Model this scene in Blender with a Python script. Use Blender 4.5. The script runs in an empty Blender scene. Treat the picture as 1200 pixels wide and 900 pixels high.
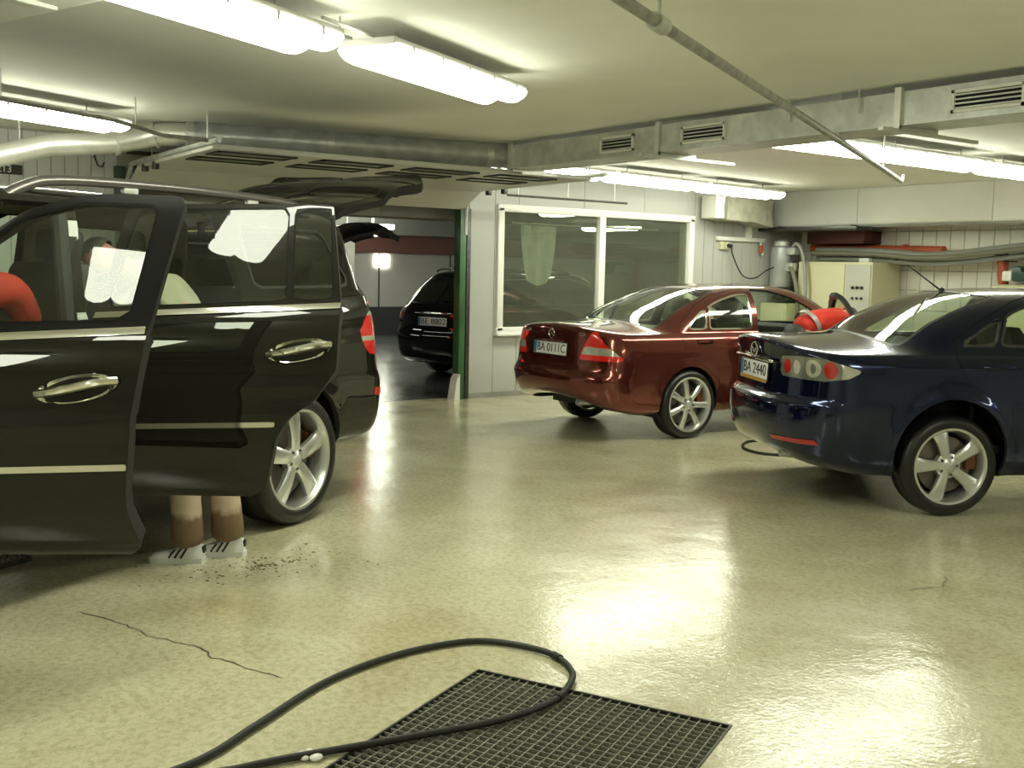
import bpy, bmesh, math, random
import numpy as np
from mathutils import Vector, Matrix
random.seed(7)
C = bpy.context.scene.collection
SC = bpy.context.scene
PI = math.pi

# ---------------------------------------------------------------- camera, world, exposure
cam_d = bpy.data.cameras.new('camera')
cam_d.sensor_width = 36.0
cam_d.lens = 36.0*1251.65/1200.0
cam_d.clip_start = 0.05
cam = bpy.data.objects.new('camera', cam_d); C.objects.link(cam)
_F = Vector((-.809, .578, -.107)).normalized()
_R = Vector((.580, .815, .021)); _R = (_R-_F*_R.dot(_F)).normalized()
_U = _R.cross(_F)
cam.matrix_world = Matrix(((_R.x, _U.x, -_F.x, 0), (_R.y, _U.y, -_F.y, 0), (_R.z, _U.z, -_F.z, 1.521), (0, 0, 0, 1)))
SC.camera = cam
world = bpy.data.worlds.new('world'); SC.world = world
world.use_nodes = True
world.node_tree.nodes['Background'].inputs[0].default_value = (.05, .05, .045, 1)
world.node_tree.nodes['Background'].inputs[1].default_value = .3
SC.view_settings.view_transform = 'Standard'
SC.view_settings.look = 'None'
SC.view_settings.gamma = 1.0
SC.view_settings.use_curve_mapping = False
SC.view_settings.exposure = 0.0
LAMP = 20.5                                   # radiance of the fluorescent diffusers
LAMP_COL = (.965, 1.0, .80)
SC.cycles.max_bounces = 10
SC.cycles.transparent_max_bounces = 24
SC.cycles.sample_clamp_indirect = 8.0

# ---------------------------------------------------------------- materials
def newmat(name):
    m = bpy.data.materials.new(name); m.use_nodes = True
    return m, m.node_tree.nodes, m.node_tree.links, m.node_tree.nodes['Principled BSDF']

def mat(name, col, rough=.5, metal=0., spec=.5, coat=0., noise=None, bump=None, emit=None, em=0., col2=None, trans=0., coat_r=.03, detail=4.):
    """plain surface; noise=(scale, amount) mottles colour, bump=(scale, strength)"""
    m, n, l, b = newmat(name)
    b.inputs['Base Color'].default_value = (*col, 1)
    b.inputs['Roughness'].default_value = rough
    b.inputs['Metallic'].default_value = metal
    b.inputs['Specular IOR Level'].default_value = spec
    b.inputs['Coat Weight'].default_value = coat
    b.inputs['Coat Roughness'].default_value = coat_r
    if trans: b.inputs['Transmission Weight'].default_value = trans
    if emit:
        b.inputs['Emission Color'].default_value = (*emit, 1); b.inputs['Emission Strength'].default_value = em
    if noise or bump:
        tc = n.new('ShaderNodeTexCoord')
    if noise:
        t = n.new('ShaderNodeTexNoise'); t.inputs['Scale'].default_value = noise[0]; t.inputs['Detail'].default_value = detail
        l.new(tc.outputs['Object'], t.inputs['Vector'])
        r = n.new('ShaderNodeValToRGB')
        c2 = col2 or tuple(max(0, c*(1-noise[1])) for c in col)
        r.color_ramp.elements[0].position = .35; r.color_ramp.elements[0].color = (*c2, 1)
        r.color_ramp.elements[1].position = .65; r.color_ramp.elements[1].color = (*col, 1)
        l.new(t.outputs['Fac'], r.inputs[0]); l.new(r.outputs[0], b.inputs['Base Color'])
    if bump:
        t = n.new('ShaderNodeTexNoise'); t.inputs['Scale'].default_value = bump[0]; t.inputs['Detail'].default_value = 3
        l.new(tc.outputs['Object'], t.inputs['Vector'])
        bp = n.new('ShaderNodeBump'); bp.inputs['Strength'].default_value = bump[1]; bp.inputs['Distance'].default_value = .01
        l.new(t.outputs['Fac'], bp.inputs['Height']); l.new(bp.outputs[0], b.inputs['Normal'])
    return m

def glass(name, tint, refl=1.0, haze=0.):
    m, n, l, b = newmat(name)
    out = n['Material Output']
    tr = n.new('ShaderNodeBsdfTransparent'); tr.inputs[0].default_value = (*tint, 1)
    gl = n.new('ShaderNodeBsdfGlossy'); gl.inputs['Roughness'].default_value = .015
    gl.inputs[0].default_value = (refl, refl, refl, 1)
    fr = n.new('ShaderNodeFresnel'); ge = n.new('ShaderNodeNewGeometry')
    io = n.new('ShaderNodeMath'); io.operation = 'MULTIPLY_ADD'; io.inputs[1].default_value = 1/1.52-1.52; io.inputs[2].default_value = 1.52
    l.new(ge.outputs['Backfacing'], io.inputs[0]); l.new(io.outputs[0], fr.inputs[0])     # a thin pane acts alike from both sides
    mx = n.new('ShaderNodeMixShader')
    l.new(fr.outputs[0], mx.inputs[0]); l.new(tr.outputs[0], mx.inputs[1]); l.new(gl.outputs[0], mx.inputs[2])
    if haze:                                   # pale haze mixed into the pane to lighten it
        df = n.new('ShaderNodeBsdfDiffuse'); df.inputs[0].default_value = (.55, .58, .48, 1)
        m2 = n.new('ShaderNodeMixShader'); m2.inputs[0].default_value = haze
        l.new(mx.outputs[0], m2.inputs[1]); l.new(df.outputs[0], m2.inputs[2]); mx = m2
    l.new(mx.outputs[0], out.inputs[0]); n.remove(b)
    return m

def floor_mat(name, cA, cB, cC, r0, r1):
    m, n, l, b = newmat(name)
    tc = n.new('ShaderNodeTexCoord')
    def noise(scale, det, dist=0., w=0):
        mp = n.new('ShaderNodeMapping'); mp.inputs['Location'].default_value = (w, w*2, 0)
        l.new(tc.outputs['Object'], mp.inputs[0])
        t = n.new('ShaderNodeTexNoise'); t.inputs['Scale'].default_value = scale; t.inputs['Detail'].default_value = det
        t.inputs['Distortion'].default_value = dist; l.new(mp.outputs[0], t.inputs['Vector']); return t
    def ramp(t, p0, c0, p1, c1):
        r = n.new('ShaderNodeValToRGB'); e = r.color_ramp.elements
        e[0].position, e[0].color = p0, (*c0, 1); e[1].position, e[1].color = p1, (*c1, 1)
        l.new(t.outputs['Fac'], r.inputs[0]); return r
    def mix(a, bb, fac, mode='MIX'):
        x = n.new('ShaderNodeMix'); x.data_type = 'RGBA'; x.blend_type = mode
        if isinstance(fac, float): x.inputs[0].default_value = fac
        else: l.new(fac, x.inputs[0])
        l.new(a, x.inputs[6]); l.new(bb, x.inputs[7]); return x.outputs[2]
    big = ramp(noise(.55, 6, .2), .34, cB, .66, cA)
    mid = ramp(noise(2.2, 9, .25, 3), .36, cC, .64, cA)
    fine = ramp(noise(34., 8, .4, 7), .32, (.60, .57, .48), .58, (1, 1, 1))
    grit = ramp(noise(110., 3, 0, 9), .30, (.40, .37, .29), .44, (1, 1, 1))
    c = mix(big.outputs[0], mid.outputs[0], .5)
    sc_ = ramp(noise(.9, 9, .3, 51), .30, (.80, .76, .66), .48, (1, 1, 1)); c = mix(c, sc_.outputs[0], .8, 'MULTIPLY')
    c = mix(c, fine.outputs[0], .55, 'MULTIPLY'); c = mix(c, grit.outputs[0], .45, 'MULTIPLY')
    l.new(c, b.inputs['Base Color'])
    rr = ramp(noise(1.3, 6, .2, 21), .34, (r0,)*3, .66, (r1,)*3)
    l.new(rr.outputs[0], b.inputs['Roughness'])
    b.inputs['Specular IOR Level'].default_value = .5
    b.inputs['Coat Weight'].default_value = .35; b.inputs['Coat Roughness'].default_value = .10
    h = noise(4.0, 3, .3, 31); h2 = noise(55., 3, .2, 41)
    ad = n.new('ShaderNodeMath'); ad.operation = 'MULTIPLY_ADD'; ad.inputs[1].default_value = .30
    l.new(h2.outputs['Fac'], ad.inputs[0]); l.new(h.outputs['Fac'], ad.inputs[2])
    bp = n.new('ShaderNodeBump'); bp.inputs['Strength'].default_value = .20; bp.inputs['Distance'].default_value = .02
    l.new(ad.outputs[0], bp.inputs['Height']); l.new(bp.outputs[0], b.inputs['Normal'])
    l.new(bp.outputs[0], b.inputs['Coat Normal'])
    return m

M = {}
M['floor'] = floor_mat('floor_epoxy', (.68, .65, .46), (.60, .565, .385), (.53, .485, .32), .09, .255)
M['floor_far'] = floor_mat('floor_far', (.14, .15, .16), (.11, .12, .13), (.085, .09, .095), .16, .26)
M['ceil'] = mat('ceiling_paint', (.84, .84, .78), .75, noise=(1.2, .07))
M['wall'] = mat('wall_paint', (.76, .755, .69), .55, noise=(1.5, .08))
M['panel'] = mat('steel_panel', (.47, .475, .45), .42, noise=(.9, .08))
M['panel_blue'] = mat('pale_panel', (.60, .61, .64), .45, noise=(.9, .08))
M['door_white'] = mat('door_steel', (.62, .62, .57), .45, noise=(.8, .08))
M['tile'] = mat('white_tile', (.74, .73, .65), .18, noise=(3, .07))
M['grout'] = mat('grout', (.40, .39, .34), .9)
M['white'] = mat('white_frame', (.80, .80, .76), .35)
M['dark'] = mat('dark_void', (.012, .012, .012), .9)
M['black'] = mat('black_plastic', (.012, .012, .012), .45)
M['rubber'] = mat('rubber', (.016, .016, .015), .55, noise=(30, .3))
M['tyre'] = mat('tyre', (.010, .010, .010), .38, bump=(60, .15))
M['galv'] = mat('galvanised', (.62, .64, .60), .36, metal=.35, noise=(9, .25), detail=8)
M['galv2'] = mat('duct_bright', (.72, .72, .66), .38, metal=.6, noise=(5, .15))
M['pipe'] = mat('pipe_grey', (.42, .42, .37), .45, metal=.4, noise=(14, .35))
M['steel'] = mat('steel_dark', (.10, .10, .09), .4, metal=.7, noise=(40, .4))
M['grate'] = mat('grate_steel', (.30, .30, .24), .5, metal=.2, noise=(25, .3))
M['pit'] = mat('pit', (.055, .045, .026), .6, noise=(6, .5))
M['alloy'] = mat('alloy', (.70, .71, .69), .28, metal=.85)
M['alloy_dark'] = mat('dark_alloy', (.10, .10, .10), .5, metal=.5)  # darker alloy tone of the lug nuts and grille
M['chrome'] = mat('chrome', (.86, .86, .82), .08, metal=1.)
M['disc'] = mat('brake_disc', (.20, .17, .15), .45, metal=.7)
M['rust'] = mat('caliper', (.16, .05, .02), .6)
M['trim'] = mat('cabin_dark', (.020, .022, .018), .75)
M['trim_beige'] = mat('cabin_beige', (.20, .19, .13), .7)
M['seat'] = mat('seat_dark', (.018, .022, .016), .6)
M['seat_grey'] = mat('seat_grey', (.16, .18, .15), .7)
M['shellin'] = mat('inner_panel', (.012, .012, .012), .8)
def paint(name, col, metal, rough=.35):
    m = mat(name, col, rough, metal, .0, 1.0)
    m.node_tree.nodes['Principled BSDF'].inputs['Coat IOR'].default_value = 1.5
    m.node_tree.nodes['Principled BSDF'].inputs['Coat Roughness'].default_value = .02
    return m
M['p_black'] = paint('paint_black', (.009, .009, .007), .0)
M['p_black2'] = paint('paint_black_far', (.006, .007, .008), .0)
M['p_maroon'] = paint('paint_maroon', (.170, .038, .027), .75, .15)
M['p_navy'] = paint('paint_navy', (.005, .011, .046), .75, .15)
M['bump_black'] = mat('bumper_plastic', (.02, .02, .02), .5)
M['glass'] = glass('car_glass', (.74, .83, .72))
M['glass_dark'] = glass('privacy_glass', (.20, .22, .18))
M['glass_clear'] = glass('door_glass', (.78, .82, .74))
M['glass_win'] = glass('window_glass', (.74, .78, .70), 1.0, .07)
M['lens_red'] = mat('lens_red', (.55, .012, .008), .12, coat=1., emit=(1, .03, .015), em=.10)
M['lens_redm'] = mat('lens_red_mid', (.42, .014, .010), .12, coat=1.)
M['lens_silver'] = mat('lens_silver', (.22, .24, .19), .2, metal=.5, coat=1.)
M['lens_redd'] = mat('lens_red_deep', (.35, .008, .006), .12, coat=1.)
M['lens_clear'] = mat('lens_clear', (.50, .50, .42), .12, metal=.3, coat=1.)
M['lens_smoke'] = mat('lens_smoke', (.20, .23, .19), .12, metal=.4, coat=1.)
M['lens_lit'] = mat('lens_lit', (.7, .01, .01), .2, emit=(1, .02, .02), em=2.5)
M['plate'] = mat('plate_white', (.86, .87, .88), .35)
M['plate_blue'] = mat('plate_blue', (.02, .20, .42), .35)
M['ink'] = mat('ink', (.015, .015, .015), .6)
M['gold'] = mat('plate_sponsor', (.42, .26, .06), .4)
M['skin'] = mat('skin', (.50, .27, .19), .55, noise=(20, .12))
M['hair'] = mat('hair_grey', (.10, .095, .08), .8, noise=(60, .4))
M['hair_dark'] = mat('hair_dark', (.02, .016, .012), .8)
M['shirt'] = mat('beige_shirt', (.36, .335, .25), .85, noise=(6, .15), bump=(14, .5))
M['red'] = mat('red_cloth', (.62, .030, .012), .8, noise=(7, .25), bump=(16, .5))
M['red2'] = mat('red_cloth_dull', (.40, .030, .012), .8, noise=(7, .3), bump=(16, .5))
M['reflective'] = mat('reflective_band', (.26, .25, .24), .35)
M['shoe_white'] = mat('shoe_white', (.80, .80, .80), .5)
M['shoe_black'] = mat('shoe_black', (.02, .02, .02), .5)
M['green'] = mat('green_paint', (.045, .135, .045), .4, noise=(4, .3))
M['green_dark'] = mat('green_dark', (.05, .09, .07), .5)
M['pipe_red'] = mat('orange_pipe', (.50, .10, .035), .5, noise=(4, .2))
M['red_board'] = mat('maroon_board', (.085, .022, .016), .6)
M['cream'] = mat('cream_cabinet', (.62, .60, .40), .45, noise=(1.5, .08))
M['cabgrey'] = mat('control_face', (.50, .50, .44), .45)
M['canister'] = mat('canister', (.42, .44, .44), .4, metal=.3, noise=(4, .2))
M['hose_grey'] = mat('hose_grey', (.26, .27, .24), .5)
M['hose_green'] = mat('hose_olive', (.17, .17, .12), .5)
M['bag'] = mat('plastic_bag', (.34, .33, .26), .3, noise=(9, .25), bump=(10, .8))
M['cloth'] = mat('pale_cloth', (.55, .56, .54), .8, noise=(6, .2))
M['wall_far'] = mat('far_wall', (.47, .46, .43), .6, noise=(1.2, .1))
M['far_red'] = mat('far_red_band', (.18, .075, .06), .6)
M['far_dark'] = mat('far_dark_band', (.035, .036, .038), .6)
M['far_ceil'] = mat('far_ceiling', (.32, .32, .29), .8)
M['lamp_body'] = mat('lamp_housing', (.55, .55, .52), .5)
M['concrete'] = mat('concrete_grey', (.30, .30, .27), .8, noise=(3, .2))
M['crack'] = mat('crack', (.09, .075, .045), .9)
M['dirt'] = mat('dirt', (.20, .15, .07), .8, noise=(30, .5))
def wet_trousers():
    m, n, l, b = newmat('beige_trousers_wet_hem')
    g = n.new('ShaderNodeNewGeometry'); s = n.new('ShaderNodeSeparateXYZ'); l.new(g.outputs['Position'], s.inputs[0])
    t = n.new('ShaderNodeTexNoise'); t.inputs['Scale'].default_value = 14; l.new(g.outputs['Position'], t.inputs['Vector'])
    a = n.new('ShaderNodeMath'); a.operation = 'MULTIPLY_ADD'; a.inputs[1].default_value = .10; l.new(t.outputs['Fac'], a.inputs[0]); l.new(s.outputs['Z'], a.inputs[2])
    r = n.new('ShaderNodeValToRGB'); e = r.color_ramp.elements
    e[0].position, e[0].color = .27, (.20, .13, .075, 1); e[1].position, e[1].color = .31, (.56, .44, .33, 1)
    l.new(a.outputs[0], r.inputs[0]); l.new(r.outputs[0], b.inputs['Base Color']); b.inputs['Roughness'].default_value = .85
    bt = n.new('ShaderNodeTexNoise'); bt.inputs['Scale'].default_value = 12; l.new(g.outputs['Position'], bt.inputs['Vector'])
    bp = n.new('ShaderNodeBump'); bp.inputs['Strength'].default_value = .5; bp.inputs['Distance'].default_value = .02
    l.new(bt.outputs['Fac'], bp.inputs['Height']); l.new(bp.outputs[0], b.inputs['Normal'])
    return m
M['trousers'] = wet_trousers()
def lamp_mat():
    m, n, l, b = newmat('lit_diffuser')
    e = n.new('ShaderNodeEmission'); e.inputs[0].default_value = (*LAMP_COL, 1); e.inputs[1].default_value = LAMP
    l.new(e.outputs[0], n['Material Output'].inputs[0]); n.remove(b); return m
M['lit'] = lamp_mat()
M['pillar'] = mat('pillar_black', (.006, .006, .005), .55, spec=.12)
M['rail'] = mat('rail_grey', (.17, .155, .15), .28, metal=.7)
M['seal'] = mat('window_rubber', (.008, .008, .007), .5, spec=.06)

# ---------------------------------------------------------------- mesh helpers
class MB:
    def __init__(s): s.v = []; s.f = []
    def add(s, vs, fs):
        k = len(s.v); s.v += [tuple(map(float, v)) for v in vs]; s.f += [tuple(k+i for i in f) for f in fs]; return s
    def box(s, c, d, rz=0., M3=None):
        hx, hy, hz = d[0]/2, d[1]/2, d[2]/2
        vs = [Vector((x, y, z)) for z in (-hz, hz) for y in (-hy, hy) for x in (-hx, hx)]
        R = M3 or Matrix.Rotation(rz, 3, 'Z')
        return s.add([Vector(c)+R @ v for v in vs], [(0, 2, 3, 1), (4, 5, 7, 6), (0, 1, 5, 4), (2, 6, 7, 3), (0, 4, 6, 2), (1, 3, 7, 5)])
    def rbox(s, c, d, r, rz=0., M3=None, seg=2):
        """box with rounded edges"""
        bm = bmesh.new(); bmesh.ops.create_cube(bm, size=1)
        for v in bm.verts: v.co = Vector((v.co.x*d[0], v.co.y*d[1], v.co.z*d[2]))
        bmesh.ops.bevel(bm, geom=list(bm.edges), offset=r, segments=seg, affect='EDGES', profile=.5)
        R = M3 or Matrix.Rotation(rz, 3, 'Z')
        bm.verts.index_update()
        s.add([Vector(c)+R @ v.co for v in bm.verts], [tuple(v.index for v in f.verts) for f in bm.faces]); bm.free(); return s
    def tube(s, pts, r, n=10, cap=True, closed=False):
        P = [Vector(p) for p in pts]; m = len(P)
        rs = r if isinstance(r, (list, tuple)) else [r]*m
        T = []
        for i in range(m):
            a = P[(i-1) % m] if closed else P[max(i-1, 0)]; b = P[(i+1) % m] if closed else P[min(i+1, m-1)]
            T.append((b-a).normalized())
        u = T[0].orthogonal().normalized(); rings = []
        for i in range(m):
            u = (u-T[i]*u.dot(T[i])).normalized(); w = T[i].cross(u)
            rings.append([P[i]+(u*math.cos(2*PI*k/n)+w*math.sin(2*PI*k/n))*rs[i] for k in range(n)])
        vs = [p for q in rings for p in q]; fs = []
        for i in range(m if closed else m-1):
            j = (i+1) % m
            fs += [(i*n+k, i*n+(k+1) % n, j*n+(k+1) % n, j*n+k) for k in range(n)]
        if cap and not closed: fs += [tuple(range(n-1, -1, -1)), tuple((m-1)*n+k for k in range(n))]
        return s.add(vs, fs)
    def cyl(s, p0, p1, r, n=16, r1=None): return s.tube([p0, p1], [r, r if r1 is None else r1], n)
    def lathe(s, prof, c=(0, 0, 0), ax='z', n=24, closed=False):
        """prof: (radius, height) pairs turned about an axis through c"""
        vs = []; c = Vector(c)
        for (r, h) in prof:
            for k in range(n):
                a = 2*PI*k/n; x, y = r*math.cos(a), r*math.sin(a)
                v = {'z': (x, y, h), 'y': (x, h, y), 'x': (h, x, y)}[ax]
                vs.append(c+Vector(v))
        m = len(prof); fs = []
        for i in range(m if closed else m-1):
            j = (i+1) % m
            fs += [(i*n+k, i*n+(k+1) % n, j*n+(k+1) % n, j*n+k) for k in range(n)]
        return s.add(vs, fs)
    def prism(s, poly, a, b, up=None):
        """poly: list of 3-D points; extruded by vector b-a"""
        n = len(poly); d = Vector(b)-Vector(a)
        vs = [Vector(p) for p in poly]+[Vector(p)+d for p in poly]
        return s.add(vs, [tuple(range(n-1, -1, -1)), tuple(n+i for i in range(n))]+[(i, (i+1) % n, n+(i+1) % n, n+i) for i in range(n)])
    def ball(s, c, r, n=12, m=8):
        c = Vector(c); rx, ry, rz = r if isinstance(r, (list, tuple)) else (r, r, r)
        vs = [c+Vector((0, 0, rz))]
        for i in range(1, m):
            t = PI*i/m
            vs += [c+Vector((rx*math.sin(t)*math.cos(2*PI*k/n), ry*math.sin(t)*math.sin(2*PI*k/n), rz*math.cos(t))) for k in range(n)]
        vs.append(c-Vector((0, 0, rz))); L = len(vs)-1
        fs = [(0, 1+k, 1+(k+1) % n) for k in range(n)]
        for i in range(m-2): fs += [(1+i*n+k, 1+(i+1)*n+k, 1+(i+1)*n+(k+1) % n, 1+i*n+(k+1) % n) for k in range(n)]
        fs += [(L, 1+(m-2)*n+(k+1) % n, 1+(m-2)*n+k) for k in range(n)]
        return s.add(vs, fs)
    def mesh(s, name, material, ang=35):
        me = bpy.data.meshes.new(name); me.from_pydata(s.v, [], s.f)
        bm = bmesh.new(); bm.from_mesh(me); bmesh.ops.recalc_face_normals(bm, faces=bm.faces); bm.to_mesh(me); bm.free()
        if material is not None: me.materials.append(material)
        me.shade_smooth(); me.set_sharp_from_angle(angle=math.radians(ang)); me.update()
        return me
    def build(s, name, material, parent=None, loc=None, ang=35):
        return link(name, s.mesh(name, material, ang), parent, loc)

def link(name, data, parent=None, loc=None, rz=None):
    o = bpy.data.objects.new(name, data); C.objects.link(o)
    if parent is not None: o.parent = parent
    if loc is not None: o.location = loc
    if rz is not None: o.rotation_euler = (0, 0, rz)
    return o
def tag(o, label=None, cat=None, group=None, kind=None):
    if label: o['label'] = label
    if cat: o['category'] = cat
    if group: o['group'] = group
    if kind: o['kind'] = kind
    return o
def thing(name, label, cat, loc=(0, 0, 0), rz=0., group=None):
    return tag(link(name, None, None, loc, rz), label, cat, group)
def struct(o): o['kind'] = 'structure'; return o
def lab(o, l): o['label'] = l; return o
def text_mesh(body, size, extrude=.0015):
    cu = bpy.data.curves.new('lettering', 'FONT'); cu.body = body; cu.size = size; cu.extrude = extrude
    cu.align_x = 'CENTER'; cu.align_y = 'CENTER'
    o = bpy.data.objects.new('lettering', cu); C.objects.link(o)
    dg = bpy.context.evaluated_depsgraph_get(); me = bpy.data.meshes.new_from_object(o.evaluated_get(dg))
    bpy.data.objects.remove(o); bpy.data.curves.remove(cu)
    return me
def spline(pts, k=8):
    """Catmull-Rom through points"""
    P = [Vector(p) for p in pts]; out = []
    for i in range(len(P)-1):
        a, b, c, d = P[max(i-1, 0)], P[i], P[i+1], P[min(i+2, len(P)-1)]
        for j in range(k):
            t = j/k
            out.append(.5*((2*b)+(c-a)*t+(2*a-5*b+4*c-d)*t*t+(3*b-a-3*c+d)*t**3))
    out.append(P[-1]); return out
# ---------------------------------------------------------------- car body surfaces (plain numpy)
def pchip(x, y, xq):
    x = np.asarray(x, float); y = np.asarray(y, float)
    h = np.diff(x); dl = np.diff(y)/h
    d = np.zeros(len(x))
    for i in range(1, len(x)-1):
        if dl[i-1]*dl[i] > 0:
            w1 = 2*h[i]+h[i-1]; w2 = h[i]+2*h[i-1]
            d[i] = (w1+w2)/(w1/dl[i-1]+w2/dl[i])
    d[0] = dl[0]; d[-1] = dl[-1]
    k = np.clip(np.searchsorted(x, xq, side='right')-1, 0, len(h)-1)
    s = (xq-x[k])/h[k]
    return ((1+2*s)*(1-s)**2*y[k] + s*(1-s)**2*h[k]*d[k] + s*s*(3-2*s)*y[k+1] + s*s*(s-1)*h[k]*d[k+1])

class Surf:
    """A car skin lofted through closed rings stacked from the sill to the roof.
    Columns run from the rear centre along the right side to the front centre and back along the left."""
    NR, NS, NF = 26, 46, 16
    KEYS = ('xr', 'zr', 'dr', 'nr', 'w', 'zs', 'xf', 'zf', 'df', 'nf')
    def __init__(s, rings, sub, taper=(1.2, .03, .05), slope=None, flare=(), lines=()):
        K = len(rings); tk = np.arange(K, dtype=float)
        tq = np.concatenate([np.linspace(i, i+1, sub[i], endpoint=False) for i in range(K-1)]+[[K-1]])
        par = {k: pchip(tk, [r[j] for r in rings], tq) for j, k in enumerate(Surf.KEYS)}
        sl = pchip(tk, slope, tq) if slope is not None else np.zeros(len(tq))
        NR, NS, NF = s.NR, s.NS, s.NF
        a = np.linspace(0, np.pi/2, NR+1); b = np.linspace(0, 1, NS+1)[1:-1]; c = np.linspace(np.pi/2, 0, NF+1)
        xm, tr, tf = taper
        rows = []
        for i in range(len(tq)):
            p = {k: v[i] for k, v in par.items()}
            xa, xb = p['xr']+p['dr'], p['xf']-p['df']
            L = 2.3
            wx = lambda x: p['w']*(1-np.where(x < xm, tr, tf)*np.abs((x-xm)/L)**2.2)
            zsd = lambda x: p['zs']+sl[i]*(x-xm)
            wr = wx(np.array(xa)); wf = wx(np.array(xb))
            ca, sa = np.cos(a), np.sin(a)
            x1 = p['xr']+p['dr']*(1-np.abs(ca)**(2/p['nr'])); y1 = wr*sa**(2/p['nr'])
            bl = np.clip(1-(y1/max(wr, 1e-6))**2, 0, 1)
            z1 = zsd(np.maximum(x1, xa))*(1-bl)+p['zr']*bl
            x2 = xa+(xb-xa)*b; y2 = wx(x2); z2 = zsd(x2)
            cc, sc = np.cos(c), np.sin(c)
            x3 = p['xf']-p['df']*(1-np.abs(cc)**(2/p['nf'])); y3 = wf*sc**(2/p['nf'])
            bl = np.clip(1-(y3/max(wf, 1e-6))**2, 0, 1)
            z3 = zsd(np.minimum(x3, xb))*(1-bl)+p['zf']*bl
            rows.append(np.stack([np.r_[x1, x2, x3], -np.r_[y1, y2, y3], np.r_[z1, z2, z3]], 1))
        H = np.array(rows)                                   # right half, rear centre .. front centre
        for (xa, za, R, amp, wid) in flare:                  # wheel-arch flares
            d = np.hypot(H[..., 0]-xa, H[..., 2]-za)
            m = (H[..., 2] < za+R+3*wid)*(np.abs(H[..., 1]) > .5)
            H[..., 1] -= m*amp*np.where(d > R, np.exp(-((d-R)/wid)**2), 1)
        for (z0, sl0, x0, x1, amp, wid) in lines:            # swage lines along the side
            zz = z0+sl0*(H[..., 0]-x0)
            m = np.clip((H[..., 0]-x0)/.2, 0, 1)*np.clip((x1-H[..., 0])/.2, 0, 1)*(np.abs(H[..., 1]) > .5)
            H[..., 1] -= m*amp*np.exp(-((H[..., 2]-zz)/wid)**2)
        Lf = H[:, 1:-1][:, ::-1]*np.array([1, -1, 1])
        P = np.concatenate([H, Lf], 1)
        n = P.shape[1]
        seg = np.linalg.norm(np.diff(H, axis=1), axis=2)
        q = np.concatenate([np.zeros((len(H), 1)), np.cumsum(seg, 1)], 1)
        q = np.concatenate([q, -q[:, 1:-1][:, ::-1]], 1)
        ds = np.roll(P, -1, 1)-np.roll(P, 1, 1)
        dt = np.gradient(P, axis=0)
        N = np.cross(dt, ds); N /= np.linalg.norm(N, axis=2, keepdims=True)+1e-12
        cen = P.mean((0, 1)); 
        if ((P-cen)*N).sum() < 0: N = -N
        N[-1] = (0, 0, 1)
        s.P, s.N, s.q, s.t = P, N, q, tq
        s.V = np.concatenate([P, q[..., None], np.repeat(tq[:, None], n, 1)[..., None], N], 2)   # x y z q t nx ny nz
    def polys(s):
        V = s.V; nt, n = V.shape[:2]; out = []
        for i in range(nt-1):
            for j in range(n):
                k = (j+1) % n
                f = np.array([V[i, j], V[i+1, j], V[i+1, k], V[i, k]])
                if j == 0 or k == 0: f[:, 3] = np.abs(f[:, 3])*(1 if j == 0 else -1)
                out.append(f)
        return out

def sdpoly(P, poly):
    """signed distance to a closed polygon, negative inside"""
    poly = np.asarray(poly, float); n = len(poly)
    d = np.full(len(P), 1e9); s = np.ones(len(P))
    for i in range(n):
        a = poly[i]; b = poly[i-1]
        e = b-a; w = P-a
        t = np.clip((w@e)/(e@e+1e-12), 0, 1)
        bb = w-t[:, None]*e
        d = np.minimum(d, (bb*bb).sum(1))
        c1 = P[:, 1] >= a[1]; c2 = P[:, 1] < b[1]; c3 = e[0]*w[:, 1] > e[1]*w[:, 0]
        s = np.where((c1 & c2 & c3) | (~c1 & ~c2 & ~c3), -s, s)
    return s*np.sqrt(d)

def rpoly(poly, r):
    """polygon field with corners rounded by r"""
    poly = np.asarray(poly, float)
    c = poly.mean(0)
    A = 0.5*np.sum(poly[:, 0]*np.roll(poly[:, 1], -1)-np.roll(poly[:, 0], -1)*poly[:, 1])
    sg = 1 if A > 0 else -1
    n = len(poly); ins = []
    for i in range(n):
        p0, p1, p2 = poly[i-1], poly[i], poly[(i+1) % n]
        e1 = (p1-p0)/np.linalg.norm(p1-p0); e2 = (p2-p1)/np.linalg.norm(p2-p1)
        n1 = sg*np.array([-e1[1], e1[0]]); n2 = sg*np.array([-e2[1], e2[0]])
        m = n1+n2; m /= max(m@n1, .35)*1.0 if False else 1
        k = r/max((n1+n2)@n1, .5)
        ins.append(p1+(n1+n2)*k)
    ins = np.array(ins)
    return lambda P: sdpoly(P, ins)-r

def clip(polys, fld, lo=0.0):
    """split polygons by fld(V)<lo -> inside, rest outside"""
    if not polys: return [], []
    cat = np.concatenate(polys); f = fld(cat)-lo
    ins, outs = [], []; k = 0
    for p in polys:
        m = len(p); g = f[k:k+m]; k += m
        neg = g < 0
        if neg.all(): ins.append(p); continue
        if not neg.any(): outs.append(p); continue
        a, b = [], []
        for i in range(m):
            j = (i+1) % m
            (a if neg[i] else b).append(p[i])
            if neg[i] != neg[j]:
                t = g[i]/(g[i]-g[j]); v = p[i]+(p[j]-p[i])*t
                a.append(v); b.append(v)
        if len(a) > 2: ins.append(np.array(a))
        if len(b) > 2: outs.append(np.array(b))
    return ins, outs

def sel(polys, mask):
    cs = np.array([p.mean(0) for p in polys]); m = mask(cs)
    return [p for p, k in zip(polys, m) if k], [p for p, k in zip(polys, m) if not k]

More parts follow.
